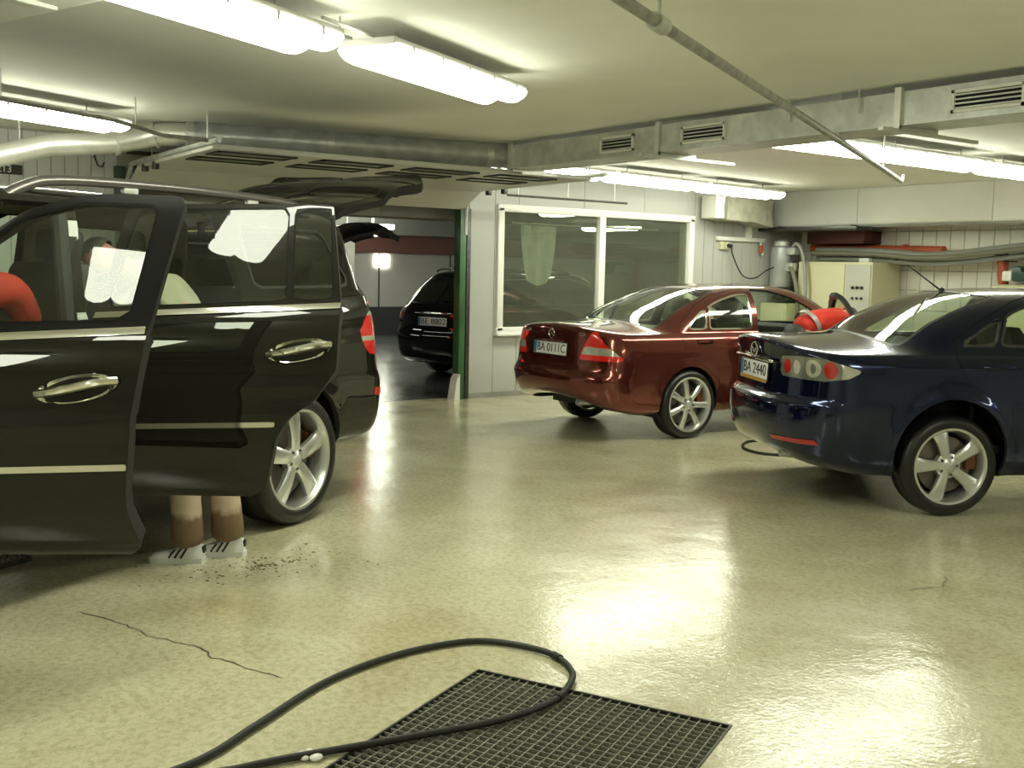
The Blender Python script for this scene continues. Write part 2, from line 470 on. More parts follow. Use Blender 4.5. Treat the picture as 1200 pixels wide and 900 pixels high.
def refine(polys, k=4):
    """split skin cells so that small shapes can be cut out of them"""
    out = []
    for p in polys:
        if len(p) == 4:
            a, b, c, d = p
            g = [[(a*(1-u)+b*u)*(1-v)+(d*(1-u)+c*u)*v for v in np.linspace(0, 1, k+1)] for u in np.linspace(0, 1, k+1)]
            out += [np.array([g[i][j], g[i+1][j], g[i+1][j+1], g[i][j+1]]) for i in range(k) for j in range(k)]
        else:
            m = p.mean(0); n = len(p)
            out += [np.array([m, (p[i]+m)/2, (p[(i+1) % n]+m)/2]) for i in range(n)]
            out += [np.array([(p[i]+m)/2, p[i], p[(i+1) % n], (p[(i+1) % n]+m)/2]) for i in range(n)]
    return out
#            xr     zr    dr   nr    w     zs    xf    zf   df   nf
SEDAN_C = dict(rings=[
 ( -.84, .36, .45, 3.0, .79, .235, 3.38, .20, .60, 2.8),
 ( -.97, .385, .45, 3.0, .835, .285, 3.44, .26, .60, 2.8),
 (-1.025, .45, .46, 3.0, .855, .42, 3.48, .40, .62, 2.8),
 (-1.04, .55, .46, 3.0, .862, .56, 3.49, .52, .64, 2.7),
 (-1.005, .60, .45, 3.0, .862, .62, 3.48, .57, .66, 2.6),
 ( -.985, .64, .44, 3.0, .862, .70, 3.46, .62, .68, 2.5),
 ( -.965, .90, .43, 3.0, .842, .85, 3.38, .74, .72, 2.4),
 ( -.940, 1.015, .42, 3.2, .815, .925, 3.25, .80, .80, 2.3),
 ( -.900, 1.035, .42, 3.2, .790, .955, 3.10, .84, .85, 2.3),
 ( -.400, 1.055, .40, 3.4, .775, .968, 2.62, .985, .55, 2.5),
 ( -.060, 1.20, .42, 3.2, .715, 1.135, 2.28, 1.17, .50, 2.6),
 ( .290, 1.325, .45, 3.0, .630, 1.29, 1.95, 1.325, .45, 2.8),
 ( .500, 1.380, .45, 3.0, .560, 1.355, 1.78, 1.375, .42, 3.0),
 ( .720, 1.408, .35, 2.6, .420, 1.40, 1.62, 1.405, .35, 2.6),
 ( .950, 1.424, .20, 2.2, .010, 1.424, 1.45, 1.424, .20, 2.2)],
 sub=[2,3,3,2,2,5,3,2,6,5,5,3,4,4], taper=(1.2,.035,.05),
 flare=[(0,.317,.335,.012,.05),(2.715,.317,.335,.012,.05)], lines=[(.80,.02,-.6,3.2,.008,.03)])
SEDAN_M = dict(rings=[
 ( -.86, .30, .50, 2.6, .78, .25, 3.45, .24, .70, 2.5),
 ( -.99, .36, .52, 2.6, .835, .32, 3.55, .30, .72, 2.5),
 (-1.055, .47, .55, 2.6, .865, .47, 3.60, .45, .75, 2.5),
 (-1.070, .59, .55, 2.6, .880, .60, 3.61, .57, .75, 2.4),
 (-1.060, .69, .54, 2.6, .885, .69, 3.58, .65, .78, 2.4),
 (-1.015, .72, .50, 2.6, .885, .74, 3.54, .69, .80, 2.3),
 (-1.000, .93, .46, 2.6, .872, .91, 3.40, .79, .85, 2.2),
 (-1.020, 1.085, .45, 2.7, .845, .985, 3.25, .85, .90, 2.2),
 ( -.985, 1.108, .44, 2.8, .815, 1.015, 3.10, .89, .90, 2.2),
 ( -.430, 1.130, .40, 3.0, .790, 1.035, 2.62, 1.035, .55, 2.5),
 ( -.130, 1.280, .42, 3.0, .725, 1.205, 2.25, 1.22, .50, 2.6),
 ( .180, 1.400, .45, 3.0, .640, 1.345, 1.90, 1.365, .45, 2.8),
 ( .380, 1.438, .45, 3.0, .570, 1.40, 1.72, 1.412, .42, 3.0),
 ( .620, 1.455, .35, 2.6, .420, 1.435, 1.57, 1.440, .35, 2.6),
 ( .900, 1.462, .20, 2.2, .010, 1.455, 1.42, 1.455, .20, 2.2)],
 sub=[2,3,3,2,2,6,6,2,6,5,5,3,4,4], taper=(1.2,.045,.06),
 flare=[(0,.385,.375,.028,.055),(2.675,.385,.375,.028,.055)], lines=[(.955,.0,-.55,3.2,.012,.018)])
SUV = dict(rings=[
 ( -.90, .36, .30, 3.4, .86, .40, 3.70, .30, .60, 2.8),
 (-1.06, .42, .34, 3.2, .92, .45, 3.84, .40, .62, 2.8),
 (-1.12, .56, .36, 3.2, .950, .60, 3.90, .55, .65, 2.8),
 (-1.12, .72, .36, 3.2, .960, .78, 3.90, .70, .66, 2.7),
 (-1.06, .765, .33, 3.3, .960, .85, 3.88, .78, .68, 2.6),
 (-1.03, .85, .32, 3.4, .955, .95, 3.84, .86, .70, 2.5),
 (-1.02, 1.10, .32, 3.4, .940, 1.12, 3.66, 1.02, .80, 2.4),
 ( -.97, 1.28, .32, 3.4, .905, 1.265, 2.92, 1.17, .42, 2.8),
 ( -.94, 1.33, .32, 3.4, .885, 1.295, 2.86, 1.22, .38, 3.0),
 ( -.92, 1.52, .30, 3.4, .815, 1.50, 2.50, 1.46, .30, 3.2),
 ( -.88, 1.755, .26, 3.4, .730, 1.745, 2.12, 1.75, .26, 3.4),
 ( -.85, 1.835, .25, 3.4, .670, 1.815, 1.96, 1.82, .26, 3.4),
 ( -.80, 1.868, .22, 3.0, .560, 1.850, 1.75, 1.848, .40, 2.8),
 ( -.40, 1.885, .20, 2.2, .010, 1.885, 1.45, 1.875, .20, 2.2)],
 sub=[2,3,3,2,2,4,4,2,5,5,3,3,4], taper=(1.2,.03,.05), slope=[0,0,0,0,-.005,-.01,-.02,-.035,-.035,-.02,-.01,0,0,0],
 flare=[(0,.385,.44,.012,.06),(3.075,.385,.44,.012,.06)], lines=[(1.05,-.045,-.5,3.4,.010,.04)])
WAGON = dict(rings=[
 ( -.90, .24, .40, 2.8, .79, .20, 3.40, .20, .60, 2.8),
 (-1.02, .30, .42, 2.8, .85, .28, 3.48, .28, .62, 2.8),
 (-1.07, .45, .44, 2.8, .875, .45, 3.52, .45, .64, 2.8),
 (-1.07, .60, .44, 2.8, .885, .62, 3.52, .58, .66, 2.6),
 (-1.02, .66, .42, 2.8, .885, .70, 3.48, .64, .68, 2.5),
 (-1.01, .90, .40, 2.9, .865, .86, 3.35, .76, .75, 2.4),
 ( -.96, 1.00, .40, 3.0, .83, .95, 3.10, .84, .85, 2.3),
 ( -.94, 1.04, .40, 3.0, .80, .98, 2.65, .99, .55, 2.5),
 ( -.78, 1.22, .38, 3.0, .73, 1.18, 2.28, 1.19, .50, 2.6),
 ( -.58, 1.40, .36, 3.0, .645, 1.36, 1.95, 1.37, .45, 2.8),
 ( -.50, 1.455, .34, 3.0, .580, 1.43, 1.78, 1.43, .42, 3.0),
 ( -.30, 1.485, .30, 2.6, .420, 1.475, 1.60, 1.465, .35, 2.6),
 (  .00, 1.50, .20, 2.2, .010, 1.50, 1.45, 1.49, .20, 2.2)],
 sub=[2,2,2,2,2,4,3,2,4,4,3,3,4], taper=(1.2,.04,.05),
 flare=[(0,.32,.34,.012,.05),(2.75,.32,.34,.012,.05)])
def make_surf(d): return Surf(d['rings'], d['sub'], d['taper'], d.get('slope'), d.get('flare', ()), d.get('lines', ()))

LAMP_M = [(.395, .857), (.42, .992), (.60, 1.005), (.80, 1.0), (1.03, .925), (.95, .875), (.80, .850)]
# ================================================================ the setting
XW = -10.43                     # face of the garage-door / booth wall
YB, YT, ZC = 12.0, 12.6, 2.68   # bulkhead face, tiled wall face, ceiling
UV = Vector((.894, .449, 0)); VV = Vector((.449, -.894, 0)); G0 = Vector((-3.263, 2.201, 0)); GL1, GL2 = .99, 1.0
def floor_with_pit():
    o = [(-10.58, -5), (4, -5), (4, 12.7), (-10.58, 12.7)]
    h = [G0+VV*GL2, G0+UV*GL1+VV*GL2, G0+UV*GL1, G0]
    vs = [(x, y, 0) for x, y in o]+[tuple(p) for p in h]
    me = bpy.data.meshes.new('floor'); me.from_pydata(vs, [], [(0, 1, 5, 4), (1, 2, 6, 5), (2, 3, 7, 6), (3, 0, 4, 7)])
    me.materials.append(M['floor']); return link('floor', me)
floor = struct(floor_with_pit())
pb = MB(); a, b, c, d = [tuple(p) for p in (G0, G0+UV*GL1, G0+UV*GL1+VV*GL2, G0+VV*GL2)]
dn = lambda p: (p[0], p[1], -.09)
pb.add([a, b, c, d, dn(a), dn(b), dn(c), dn(d)], [(0, 1, 5, 4), (1, 2, 6, 5), (2, 3, 7, 6), (3, 0, 4, 7), (4, 5, 6, 7)])
pb.build('drain_pit', M['pit'], floor)
def ribbon(pts, w, z=.0015):
    m = MB(); P = [Vector((x, y, z)) for x, y in pts]; vs = []
    for i, p in enumerate(P):
        t = (P[min(i+1, len(P)-1)]-P[max(i-1, 0)]).normalized(); nn = Vector((-t.y, t.x, 0))
        ww = w*(.5+.9*random.random())*(0.25 if i in (0, len(P)-1) else 1)
        vs += [p+nn*ww, p-nn*ww]
    m.add(vs, [(2*i, 2*i+1, 2*i+3, 2*i+2) for i in range(len(P)-1)]); return m
def jag(pts, k=5, j=.012):
    out = []
    for a, b in zip(pts, pts[1:]):
        for i in range(k): out.append((a[0]+(b[0]-a[0])*i/k+random.uniform(-j, j), a[1]+(b[1]-a[1])*i/k+random.uniform(-j, j)))
    return out+[pts[-1]]
ribbon(jag([(-4.76, 1.11), (-4.51, 1.21), (-4.29, 1.27), (-4.16, 1.33), (-4.07, 1.39), (-3.92, 1.40), (-3.74, 1.47), (-3.57, 1.54)]), .0035).build('crack', M['crack'], floor)
ribbon(jag([(-3.05, 4.95), (-2.95, 4.75), (-3.0, 4.55)], 5), .003).build('crack', M['crack'], floor)

m = MB(); m.box((-3.3, 3.85, ZC+.06), (14.7, 17.8, .12)); ceiling = struct(m.build('ceiling', M['ceil']))
# --- wall with the garage opening and the booth window
wl = MB()
T = .15; xc = XW-T/2
def wseg(y0, y1, z0, z1): wl.box((xc-.012, (y0+y1)/2, (z0+z1)/2), (T, y1-y0, z1-z0))
D0, D1 = 2.90, 6.72
WY0, WY1, WZ0, WZ1 = 7.27, 10.31, .82, 2.20
wseg(-5, D0, 0, ZC); wseg(D0, D1, 2.32, ZC); wseg(D1, WY0, 0, ZC); wseg(WY1, 12.0, 0, ZC); wseg(WY0, WY1, 0, WZ0); wseg(WY0, WY1, WZ1, ZC); wseg(12.0, 12.7, 0, ZC)
wall_left = struct(wl.build('wall_left', M['grout']))
def wpanel(y0, y1, z0, z1, mt, th=.012, g=.004):
    q = MB(); q.rbox((XW-th/2, (y0+y1)/2, (z0+z1)/2), (th, y1-y0-g, z1-z0-g), .003, seg=1); return q.build('wall_panel', mt, wall_left)
wpanel(6.80, 7.46-.30, 0.02, ZC-.02, M['panel'])
yb = [7.16, 7.50, 8.50, 9.50, 10.42]
for i in range(4): wpanel(yb[i], yb[i+1], .02, .74, M['panel']); wpanel(yb[i], yb[i+1], 2.27, ZC-.02, M['panel'])
wpanel(7.16, 7.19, .74, 2.27, M['panel'])
y = 10.42
while y < 11.93:
    wpanel(y, min(y+.19, 11.95), .02, ZC-.02, M['panel'], g=.008); y += .19
y = 2.86
while y > -1.5:
    wpanel(y-.117, y, .02, ZC-.02, M['panel_blue'], g=.006); y -= .117
bs = MB(); bs.box((XW+.008, 9.0, .03), (.012, 4.5, .06)); struct(bs.build('baseboard_left', M['concrete']))
# booth window
win = MB()
fx = XW+.02
for (yy, zz, dy, dz) in ((8.79, WZ0-.035, 3.22, .09), (8.79, WZ1+.035, 3.22, .09), (WY0-.04, 1.51, .09, 1.46), (WY1+.04, 1.51, .09, 1.46), (8.785, 1.51, .10, 1.40)):
    win.rbox((fx-.03, yy, zz), (.10, dy, dz), .012)
window = struct(win.build('window_1', M['white']))
for (y0, y1) in ((WY0, 8.74), (8.83, WY1)):
    q = MB(); q.box((XW-.03, (y0+y1)/2, (WZ0+WZ1)/2), (.008, y1-y0, WZ1-WZ0)); q.build('pane', M['glass_win'], window)
sb = MB(); sb.rbox((XW+.045, 8.79, WZ0-.075), (.10, 3.26, .025), .006); sb.build('window_sill', M['white'], window)
# --- bulkhead and tiled wall
bk = MB(); bk.box((-3.2, (YB+YT)/2+.05, (2.18+ZC)/2), (14.5, YT-YB+.1, ZC-2.18)); bulk = struct(bk.build('wall_bulkhead', M['wall']))
x = XW+.005
for w in (1.42, 1.9, 1.9, 1.9, 1.9, 1.9, 1.9, 1.6):
    q = MB(); q.rbox((x+w/2, YB-.008, (2.20+ZC)/2), (w-.008, .016, ZC-2.20-.02), .003, seg=1); q.build('wall_panel', M['wall'], bulk); x += w
q = MB(); q.box((-3.2, YB-.004, 2.185), (14.5, .03, .03)); q.build('shade_strip', M['concrete'], bulk)  # darker strip that paints the shadow along the bulkhead's lower edge
tw = MB(); tw.box((-3.2, YT+.06, 1.1), (14.6, .10, 2.2)); wall_back = struct(tw.build('wall_back', M['grout']))
q = MB(); q.box((-3.2, YT+.003, .55), (14.5, .014, 1.06)); tag(q.build('lower_tiling', M['tile'], wall_back), kind='stuff')
tq = MB(); tq.rbox((0, 0, 0), (.192, .012, .252), .004, seg=1); tm = tq.mesh('tile', M['tile'])
for r in range(5):
    for i in range(22): link('tile', tm, wall_back, (-10.32+.2*i, YT+.004+random.uniform(-.0015, .0015), 1.22+.26*r))
q = MB(); q.box((-1.8, YT+.003, 1.64), (8.0, .014, 1.08)); tag(q.build('side_tiling', M['tile'], wall_back), kind='stuff')
# --- the room's other two walls (behind and beside the viewer)
q = MB(); q.box((4.06, 3.85, 1.34), (.12, 17.8, 2.68)); struct(q.build('wall_right', M['wall']))
q = MB(); q.box((-3.3, -5.06, 1.34), (14.7, .12, 2.68)); struct(q.build('wall_front', M['wall']))
# --- ramp hall beyond the opening
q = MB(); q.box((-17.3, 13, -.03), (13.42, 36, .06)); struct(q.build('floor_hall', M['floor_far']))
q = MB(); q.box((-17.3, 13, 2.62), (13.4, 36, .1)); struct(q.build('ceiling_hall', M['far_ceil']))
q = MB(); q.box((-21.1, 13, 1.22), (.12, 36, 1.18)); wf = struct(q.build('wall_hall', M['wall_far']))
q = MB(); q.box((-21.05, 13, .315), (.14, 36, .63)); q.build('dark_band', M['far_dark'], wf)
q = MB(); q.box((-21.05, 13, 2.01), (.16, 36, .40)); q.build('red_band', M['far_red'], wf)
q = MB(); q.box((-20.9, 13, 2.42), (.5, 36, .42)); q.build('beam', M['far_ceil'], wf)
for yy in (4.3, 7.9, 9.6, 11.35, 13.2): q = MB(); q.box((-21.03, yy, 1.22), (.03, .02, 1.18)); q.build('joint', M['far_dark'], wf)
q = MB(); q.box((-17.3, -4.9, 1.3), (13.4, .12, 2.6)); struct(q.build('wall_hall_side', M['wall_far']))
q = MB(); q.box((-17.3, 30.9, 1.3), (13.4, .12, 2.6)); struct(q.build('wall_hall_end', M['wall_far']))
q = MB(); q.box((-20.6, 10.25, 1.05), (.45, .34, 2.1)); struct(q.build('column_hall', M['concrete']))
hb = MB(); hb.box((-11.15, 4.8, 2.30), (.5, 4.3, .42)); hbo = struct(hb.build('beam_hall', M['concrete']))
for i in range(6): q = MB(); q.box((-10.893, 3.1+.62*i, 2.25), (.012, .60, .30)); q.build('wall_panel', M['concrete'], hbo)
# green and grey door jambs
q = MB(); q.rbox((XW-.03, 6.70, 1.10), (.13, .085, 2.20), .008); jr = struct(q.build('trim_1', M['green']))
q = MB(); q.rbox((XW-.01, 6.775, 1.10), (.10, .055, 2.20), .006); q.build('jamb_strip', M['steel'], jr)
q = MB(); q.prism([(XW+.07, 6.66, 0), (XW+.07, 6.58, 0), (XW+.07, 6.62, .24), (XW+.07, 6.66, .30)], (0, 0, 0), (-.14, 0, 0)); q.build('kick_guard', M['white'], jr)
q = MB(); q.rbox((XW-.0, 2.87, 1.2), (.14, .09, 2.4), .008); struct(q.build('trim_2', M['green_dark']))

# ---------------------------------------------------------------- fluorescent fittings
def lamp_proto():
    L = 1.57; m = MB(); prof = []
    for k in range(9):
        a = PI-k*PI/8; prof.append((-.088+.086*math.cos(a), -.068*math.sin(a)))
    for k in range(9):
        a = PI-k*PI/8; prof.append((.088+.086*math.cos(a), -.068*math.sin(a)))
    st = []
    for (x, s) in ((-L/2, .55), (-L/2+.012, .80), (-L/2+.035, .95), (-L/2+.07, 1), (L/2-.07, 1), (L/2-.035, .95), (L/2-.012, .80), (L/2, .55)):
        st.append([(x, y*(.9+.1*s), z*s) for y, z in prof])
    n = len(prof); vs = [p for r in st for p in r]; fs = []
    for i in range(len(st)-1): fs += [(i*n+k, i*n+k+1, (i+1)*n+k+1, (i+1)*n+k) for k in range(n-1)]
    fs += [tuple(range(n)), tuple((len(st)-1)*n+k for k in range(n))]
    m.add(vs, fs); dif = m.mesh('diffuser', M['lit'])
    h = MB(); h.rbox((0, 0, .022), (L+.02, .33, .040), .012); hm = h.mesh('housing', M['lamp_body'])
    c = MB(); c.box((0, 0, 0), (.016, .014, .034)); c.box((0, .004, .018), (.022, .02, .01)); cm = c.mesh('clip', M['galv'])
    r = MB(); r.cyl((0, 0, 0), (0, 0, 1), .006, 8); rm = r.mesh('hanger', M['galv'])
    return dif, hm, cm, rm
LD = lamp_proto()
def lamp(x, y, z, ang, label, group='fluorescent ceiling lights'):
    t = thing('fluorescent_light', label, 'light', (x, y, z), ang, group)
    link('diffuser', LD[0], t); link('housing', LD[1], t)
    for cx in (-.62, -.31, 0, .31, .62):
        for sy in (-1, 1): link('clip', LD[2], t, (cx, sy*.168, -.006))
    gap = ZC-z-.045
    for cx in (-.5, .5):
        h = link('hanger', LD[3], t, (cx, 0, .045)); h.scale = (1, 1, max(gap, .005))
    return t
AD = math.radians(117.8)      # bays of lights over the left side run along the parked off-roader
dA = Vector((math.cos(AD), math.sin(AD), 0))
lamp(-4.34, 1.50, 2.56, AD, 'twin tube light at the top left, first of the two in the bright bay')
lamp(-5.02, 3.08, 2.56, AD, 'twin tube light in mid ceiling, whole diffuser in view before the round duct').scale = (.90, 1, 1)
lamp(-2.99, -.17, 2.56, math.radians(132), 'short twin tube light mirrored in the driver door glass, behind the viewer').scale = (.37, 1, 1)
lamp(-8.22, 1.66, 2.56, AD, 'twin tube light over the black off-roader beside the wavy duct')
lamp(-7.36, .02, 2.56, AD, 'twin tube light over the bonnet of the black off-roader')
for i, (yy, s) in enumerate(((6.92, 'half hidden behind the rectangular duct'), (8.50, 'long one hanging beyond the rectangular duct'), (10.25, 'farthest one by the bulkhead over the blue saloon'))):
    lamp(-5.62-.05*i, yy, 2.565, PI/2+.02, 'twin tube light of the right row, '+s)
for i, (yy, s) in enumerate(((6.85, 'nearest the garage opening'), (8.50, 'over the middle of the booth window'), (10.17, 'over the grey bagged box'))):
    lamp(-8.92-.245*i, yy, 2.56, PI/2+.15, 'twin tube light along the booth wall, '+s)
for (x, y, s) in ((-1.2, 4.6, 'nearest the right edge'), (-1.8, -2.6, 'by the front wall'), (1.6, 8.6, 'in the far right bay'), (1.8, -1.0, 'by the right wall')):  # lamps out of view, added for illumination and reflections
    lamp(x, y, 2.56, AD, 'added unseen twin tube light, '+s, 'added unseen lights')
# far lights of the hall
for (x, y, z, w, s) in ((-19.6, 9.85, 2.20, .55, 'left one of the low pair'), (-19.6, 10.45, 2.18, .42, 'right one of the low pair'), (-19.2, 10.2, 2.31, .9, 'long one above the pair')):
    t = thing('hall_light', 'small bright far hall light beyond the garage opening, '+s, 'light', (x, y, z), 0, 'far hall lights')
    q = MB(); q.rbox((0, 0, 0), (.25, w, .09), .02); q.build('diffuser', M['lit'], t); q = MB(); q.cyl((0, 0, .04), (0, 0, 2.57-z), .012, 8); q.build('hanger', M['galv'], t)
t = thing('lit_window', 'small bright barred window on the far hall wall', 'window', (-21.02, 11.42, 1.64))
q = MB(); q.box((0, 0, 0), (.02, .36, .26)); q.build('pane', M['lit'], t)
for k in range(3): q = MB(); q.box((.012, 0, -.085+.085*k), (.012, .36, .022)); q.build('bar', M['white'], t)
for (x, y, s) in ((-14.2, 3.5, 'over the lane by the opening'), (-13.2, 10.6, 'behind the booth window'), (-17.5, 1.0, 'deep on the left'), (-17.0, 8.0, 'mid hall'), (-17.5, 15.0, 'deep behind the right pane'), (-13.5, 17.0, 'far right of the hall')):  # extra lamps added to brighten the hall
    t = lamp(x, y, 2.44, 0, 'added twin tube light on the hall ceiling, '+s, 'added hall ceiling lights')
    for o in t.children:
        if o.data.name.startswith('hanger'): o.scale = (1, 1, .11)
# ================================================================ ducts, pipes, garage door
FY, BY, ZD0, ZD1 = 5.70, 6.05, 2.43, 2.63
dt = thing('rectangular_duct', 'galvanised rectangular air duct with slotted vents under the ceiling', 'duct', (-3, 5.87, ZD0))
def dl(p): return (p[0]+3, p[1]-5.87, p[2]-ZD0)
xs = [-8.09, -6.12, -4.02, -2.0, .2, 2.4, 3.9]
for a, b in zip(xs, xs[1:]):
    q = MB(); q.box(dl(((a+b)/2, (FY+BY)/2, (ZD0+ZD1)/2)), (b-a-.004, BY-FY, ZD1-ZD0)); q.build('duct_section', M['galv'], dt)
for a in xs[1:-1]+[-8.06]:
    q = MB()
    q.box(dl((a, FY-.012, (ZD0+ZD1)/2)), (.045, .025, ZD1-ZD0+.05)); q.box(dl((a, (FY+BY)/2, ZD0-.012)), (.045, BY-FY+.05, .025))
    q.build('flange', M['galv2'], dt)
    q = MB(); q.box(dl((a+.02, FY+.30, ZD0-.035)), (.035, 1.0 if a > -8 else .4, .02)); q.build('support_bar', M['galv2'], dt)
for a in (-6.6, -5.65, -3.45):
    w = .44 if a > -6 else .40
    q = MB()
    for (ox, oz, dx, dz) in ((0, .055, w, .018), (0, -.055, w, .018), (-w/2+.009, 0, .018, .128), (w/2-.009, 0, .018, .128)): q.box(dl((a+ox, FY-.008, ZD0+.10+oz)), (dx, .018, dz))
    vf = q.build('vent_frame', M['white'], dt)
    q = MB(); q.box(dl((a, FY-.001, ZD0+.10)), (w-.03, .004, .10)); q.build('vent_shadow', M['dark'], vf)
    for k in range(4):
        q = MB(); q.box(dl((a, FY-.007, ZD0+.062+.025*k)), (w-.035, .012, .009)); q.build('slat', M['galv'], vf)
for a in (-4.85, -4.30):
    q = MB(); q.cyl(dl((a, FY-.02, ZD0+.1)), dl((a, FY-.02, ZC)), .008, 8); q.build('hanger_rod', M['galv'], dt)
# round spiral duct
rd = thing('spiral_duct', 'silver round spiral duct running over the garage door', 'duct', (-8.5, 4.5, 2.57))
off = Vector((-8.5, 4.5, 2.57))
main = spline([(-8.22, 5.93, 2.56), (-8.38, 5.65, 2.57), (-8.72, 4.2, 2.58), (-8.98, 3.05, 2.58)], 18)
q = MB(); rr = []
for i in range(len(main)): rr.append(.112+(.004 if i % 3 == 0 else 0))
q.tube([p-off for p in main], rr, 24); q.build('pipe_run', M['galv'], rd)
for i in (0, 18, 36, 54):
    t = (main[min(i+1, len(main)-1)]-main[max(i-1, 0)]).normalized()
    q = MB(); q.tube([main[i]-off-t*.03, main[i]-off+t*.03], .122, 24); q.build('collar', M['galv2'], rd)
q = MB(); q.box(Vector((-8.19, 5.9, 2.545))-off, (.14, .22, .22)); q.build('joint_box', M['galv2'], rd)
for i in (12, 44): q = MB(); q.tube([main[i]-off+Vector((0, 0, .12)), main[i]-off+Vector((0, 0, ZC-main[i].z))], .007, 8); q.build('hanger_rod', M['galv'], rd)
fd = thing('flexible_duct', 'pale wavy flexible duct curving down beside the left lamp', 'duct', (-9.1, 2.2, 2.45)); off = Vector((-9.1, 2.2, 2.45))
path = spline([(-8.99, 3.05, 2.58), (-9.10, 2.86, 2.575), (-9.18, 2.68, 2.53), (-9.2, 2.45, 2.475), (-9.2, 2.2, 2.45), (-9.2, 1.98, 2.42), (-9.2, 1.78, 2.36), (-9.2, 1.55, 2.30), (-9.2, 1.1, 2.25), (-9.2, .2, 2.24)], 10)
q = MB(); q.tube([p-off for p in path], [.098-.012*min(1, i/25)+(.0025 if i % 2 else 0) for i in range(len(path))], 20); q.build('hose_wall', M['galv2'], fd)
for k in (12, 27): q = MB(); q.tube([path[k]-off, path[k+1]-off], .106, 20); q.build('clamp', M['galv'], fd)
q = MB(); q.tube([path[60]-off+Vector((0, 0, .08)), (path[60].x-off.x, path[60].y-off.y, ZC-off.z)], .006, 8); q.build('hanger_rod', M['galv'], fd)
# grey pipe across the ceiling
pp = thing('ceiling_pipe', 'thin grey pipe running diagonally below the ceiling to the right', 'pipe', (-4.2, 5.2, 2.385))
d = Vector((-.466, .885, 0)).normalized(); P0 = Vector((-4.2, 5.2, 2.385)); o3 = lambda s: d*s
q = MB(); q.cyl(o3(-6.5), o3(3.75), .021, 14); q.build('pipe_run', M['pipe'], pp)
q = MB(); q.cyl(o3(-2.95), o3(-2.85), .032, 14); q.build('coupling', M['galv'], pp)
q = MB(); q.tube([o3(3.72), o3(3.80), o3(3.84)+Vector((0, 0, .06))], .014, 10); q.build('end_hook', M['galv2'], pp)
for s in (-2.9, .62, 2.6):
    q = MB(); q.cyl(o3(s)+Vector((0, 0, .02)), o3(s)+Vector((0, 0, ZC-2.385)), .007, 8); q.lathe([(.027, -.012), (.027, .012)], o3(s), 'z', 12); q.build('hanger_rod', M['galv'], pp)
# conduit that links the left bay of lights
cd = thing('cable_conduit', 'thin dark conduit crossing from the left lamp to the door track', 'conduit', (-7.8, 2.0, 2.47))
q = MB(); q.tube([(.85, -1.9, .03), (.47, -.68, .03), (-.04, .13, .03), (-.18, .52, -.03), (-.20, .86, -.035)], .016, 8); q.build('conduit_run', M['pipe'], cd)
for (x, y, z) in ((.47, -.68, .03), (-.10, .30, .0)): q = MB(); q.cyl((x, y, z), (x, y, ZC-2.47), .005, 6); q.build('hanger_rod', M['galv'], cd)
lc = thing('lamp_cable', 'pale cable conduit linking the two long lamps of the left bay', 'conduit', (-4.68, 2.31, 2.62))
for k in (-.06, .06): q = MB(); q.cyl((.11+k, -.20+k*.5, 0), (-.08+k, .16+k*.5, 0), .009, 8); q.build('conduit_run', M['galv'], lc)
q = MB(); q.cyl((0, 0, 0), (0, 0, .06), .006, 6); q.build('clip', M['galv'], lc)
# boxed beam top left, low bulkhead duct
bt = thing('ceiling_bulkhead', 'pale boxed duct crossing the ceiling at the top left corner', 'duct', (-4.9, .3, 2.53))
q = MB(); nrm = Vector((.885, .466, 0)); av = Vector((-.466, .885, 0))
ctr = Vector((-5.2, .98, 2.60)); 
q.rbox((-.46, .33, .115), (1.75, .9, .07), .02, math.radians(18.4)); q.build('duct_casing', M['ceil'], bt)
q = MB(); q.cyl((-.06, .66, .07), (-.16, .84, .075), .012, 8); q.build('rod', M['white'], bt)
# sectional garage door, rolled up under the ceiling
gd = thing('sectional_door', 'raised white sectional garage door hanging in ceiling tracks', 'garage door', (-9.2, 4.8, 2.4)); off = Vector((-9.2, 4.8, 2.4))
YC, YW = 4.82, 3.76
zz = lambda x: 2.395+.02*(x+10)
secs = [(-10.43, 2.20, -10.04, 2.385)]+[(-10.04+.48*k, 2.39+.005*k, -10.04+.48*(k+1), 2.39+.005*(k+1)) for k in range(4)]
for k, (x0, z0, x1, z1) in enumerate(secs):
    a = math.atan2(z1-z0, x1-x0); L = math.hypot(x1-x0, z1-z0)
    Mx = Matrix.Rotation(-a, 3, 'Y')
    q = MB(); q.rbox(Vector(((x0+x1)/2, YC, (z0+z1)/2))-off, (L-.008, YW, .04), .006, M3=Mx, seg=1)
    pn = q.build('door_section', M['door_white'], gd)
    if k in (3, 4):
        for wy in (3.35, 4.24, 5.13, 6.02):
            cx, cz = (x0+x1)/2, (z0+z1)/2-.022
            q = MB()
            for (ox, oy, dx, dy) in ((-.125, 0, .03, .66), (.125, 0, .03, .66), (0, -.32, .28, .03), (0, .32, .28, .03)): q.box(Vector((cx+ox, wy+oy, cz))-off, (dx, dy, .02))
            q.build('window_frame', M['black'], pn)
            q = MB(); q.box(Vector((cx, wy, cz+.004))-off, (.22, .60, .012)); q.build('window_pane', mat('door_pane', (.35, .36, .30), .2), pn)
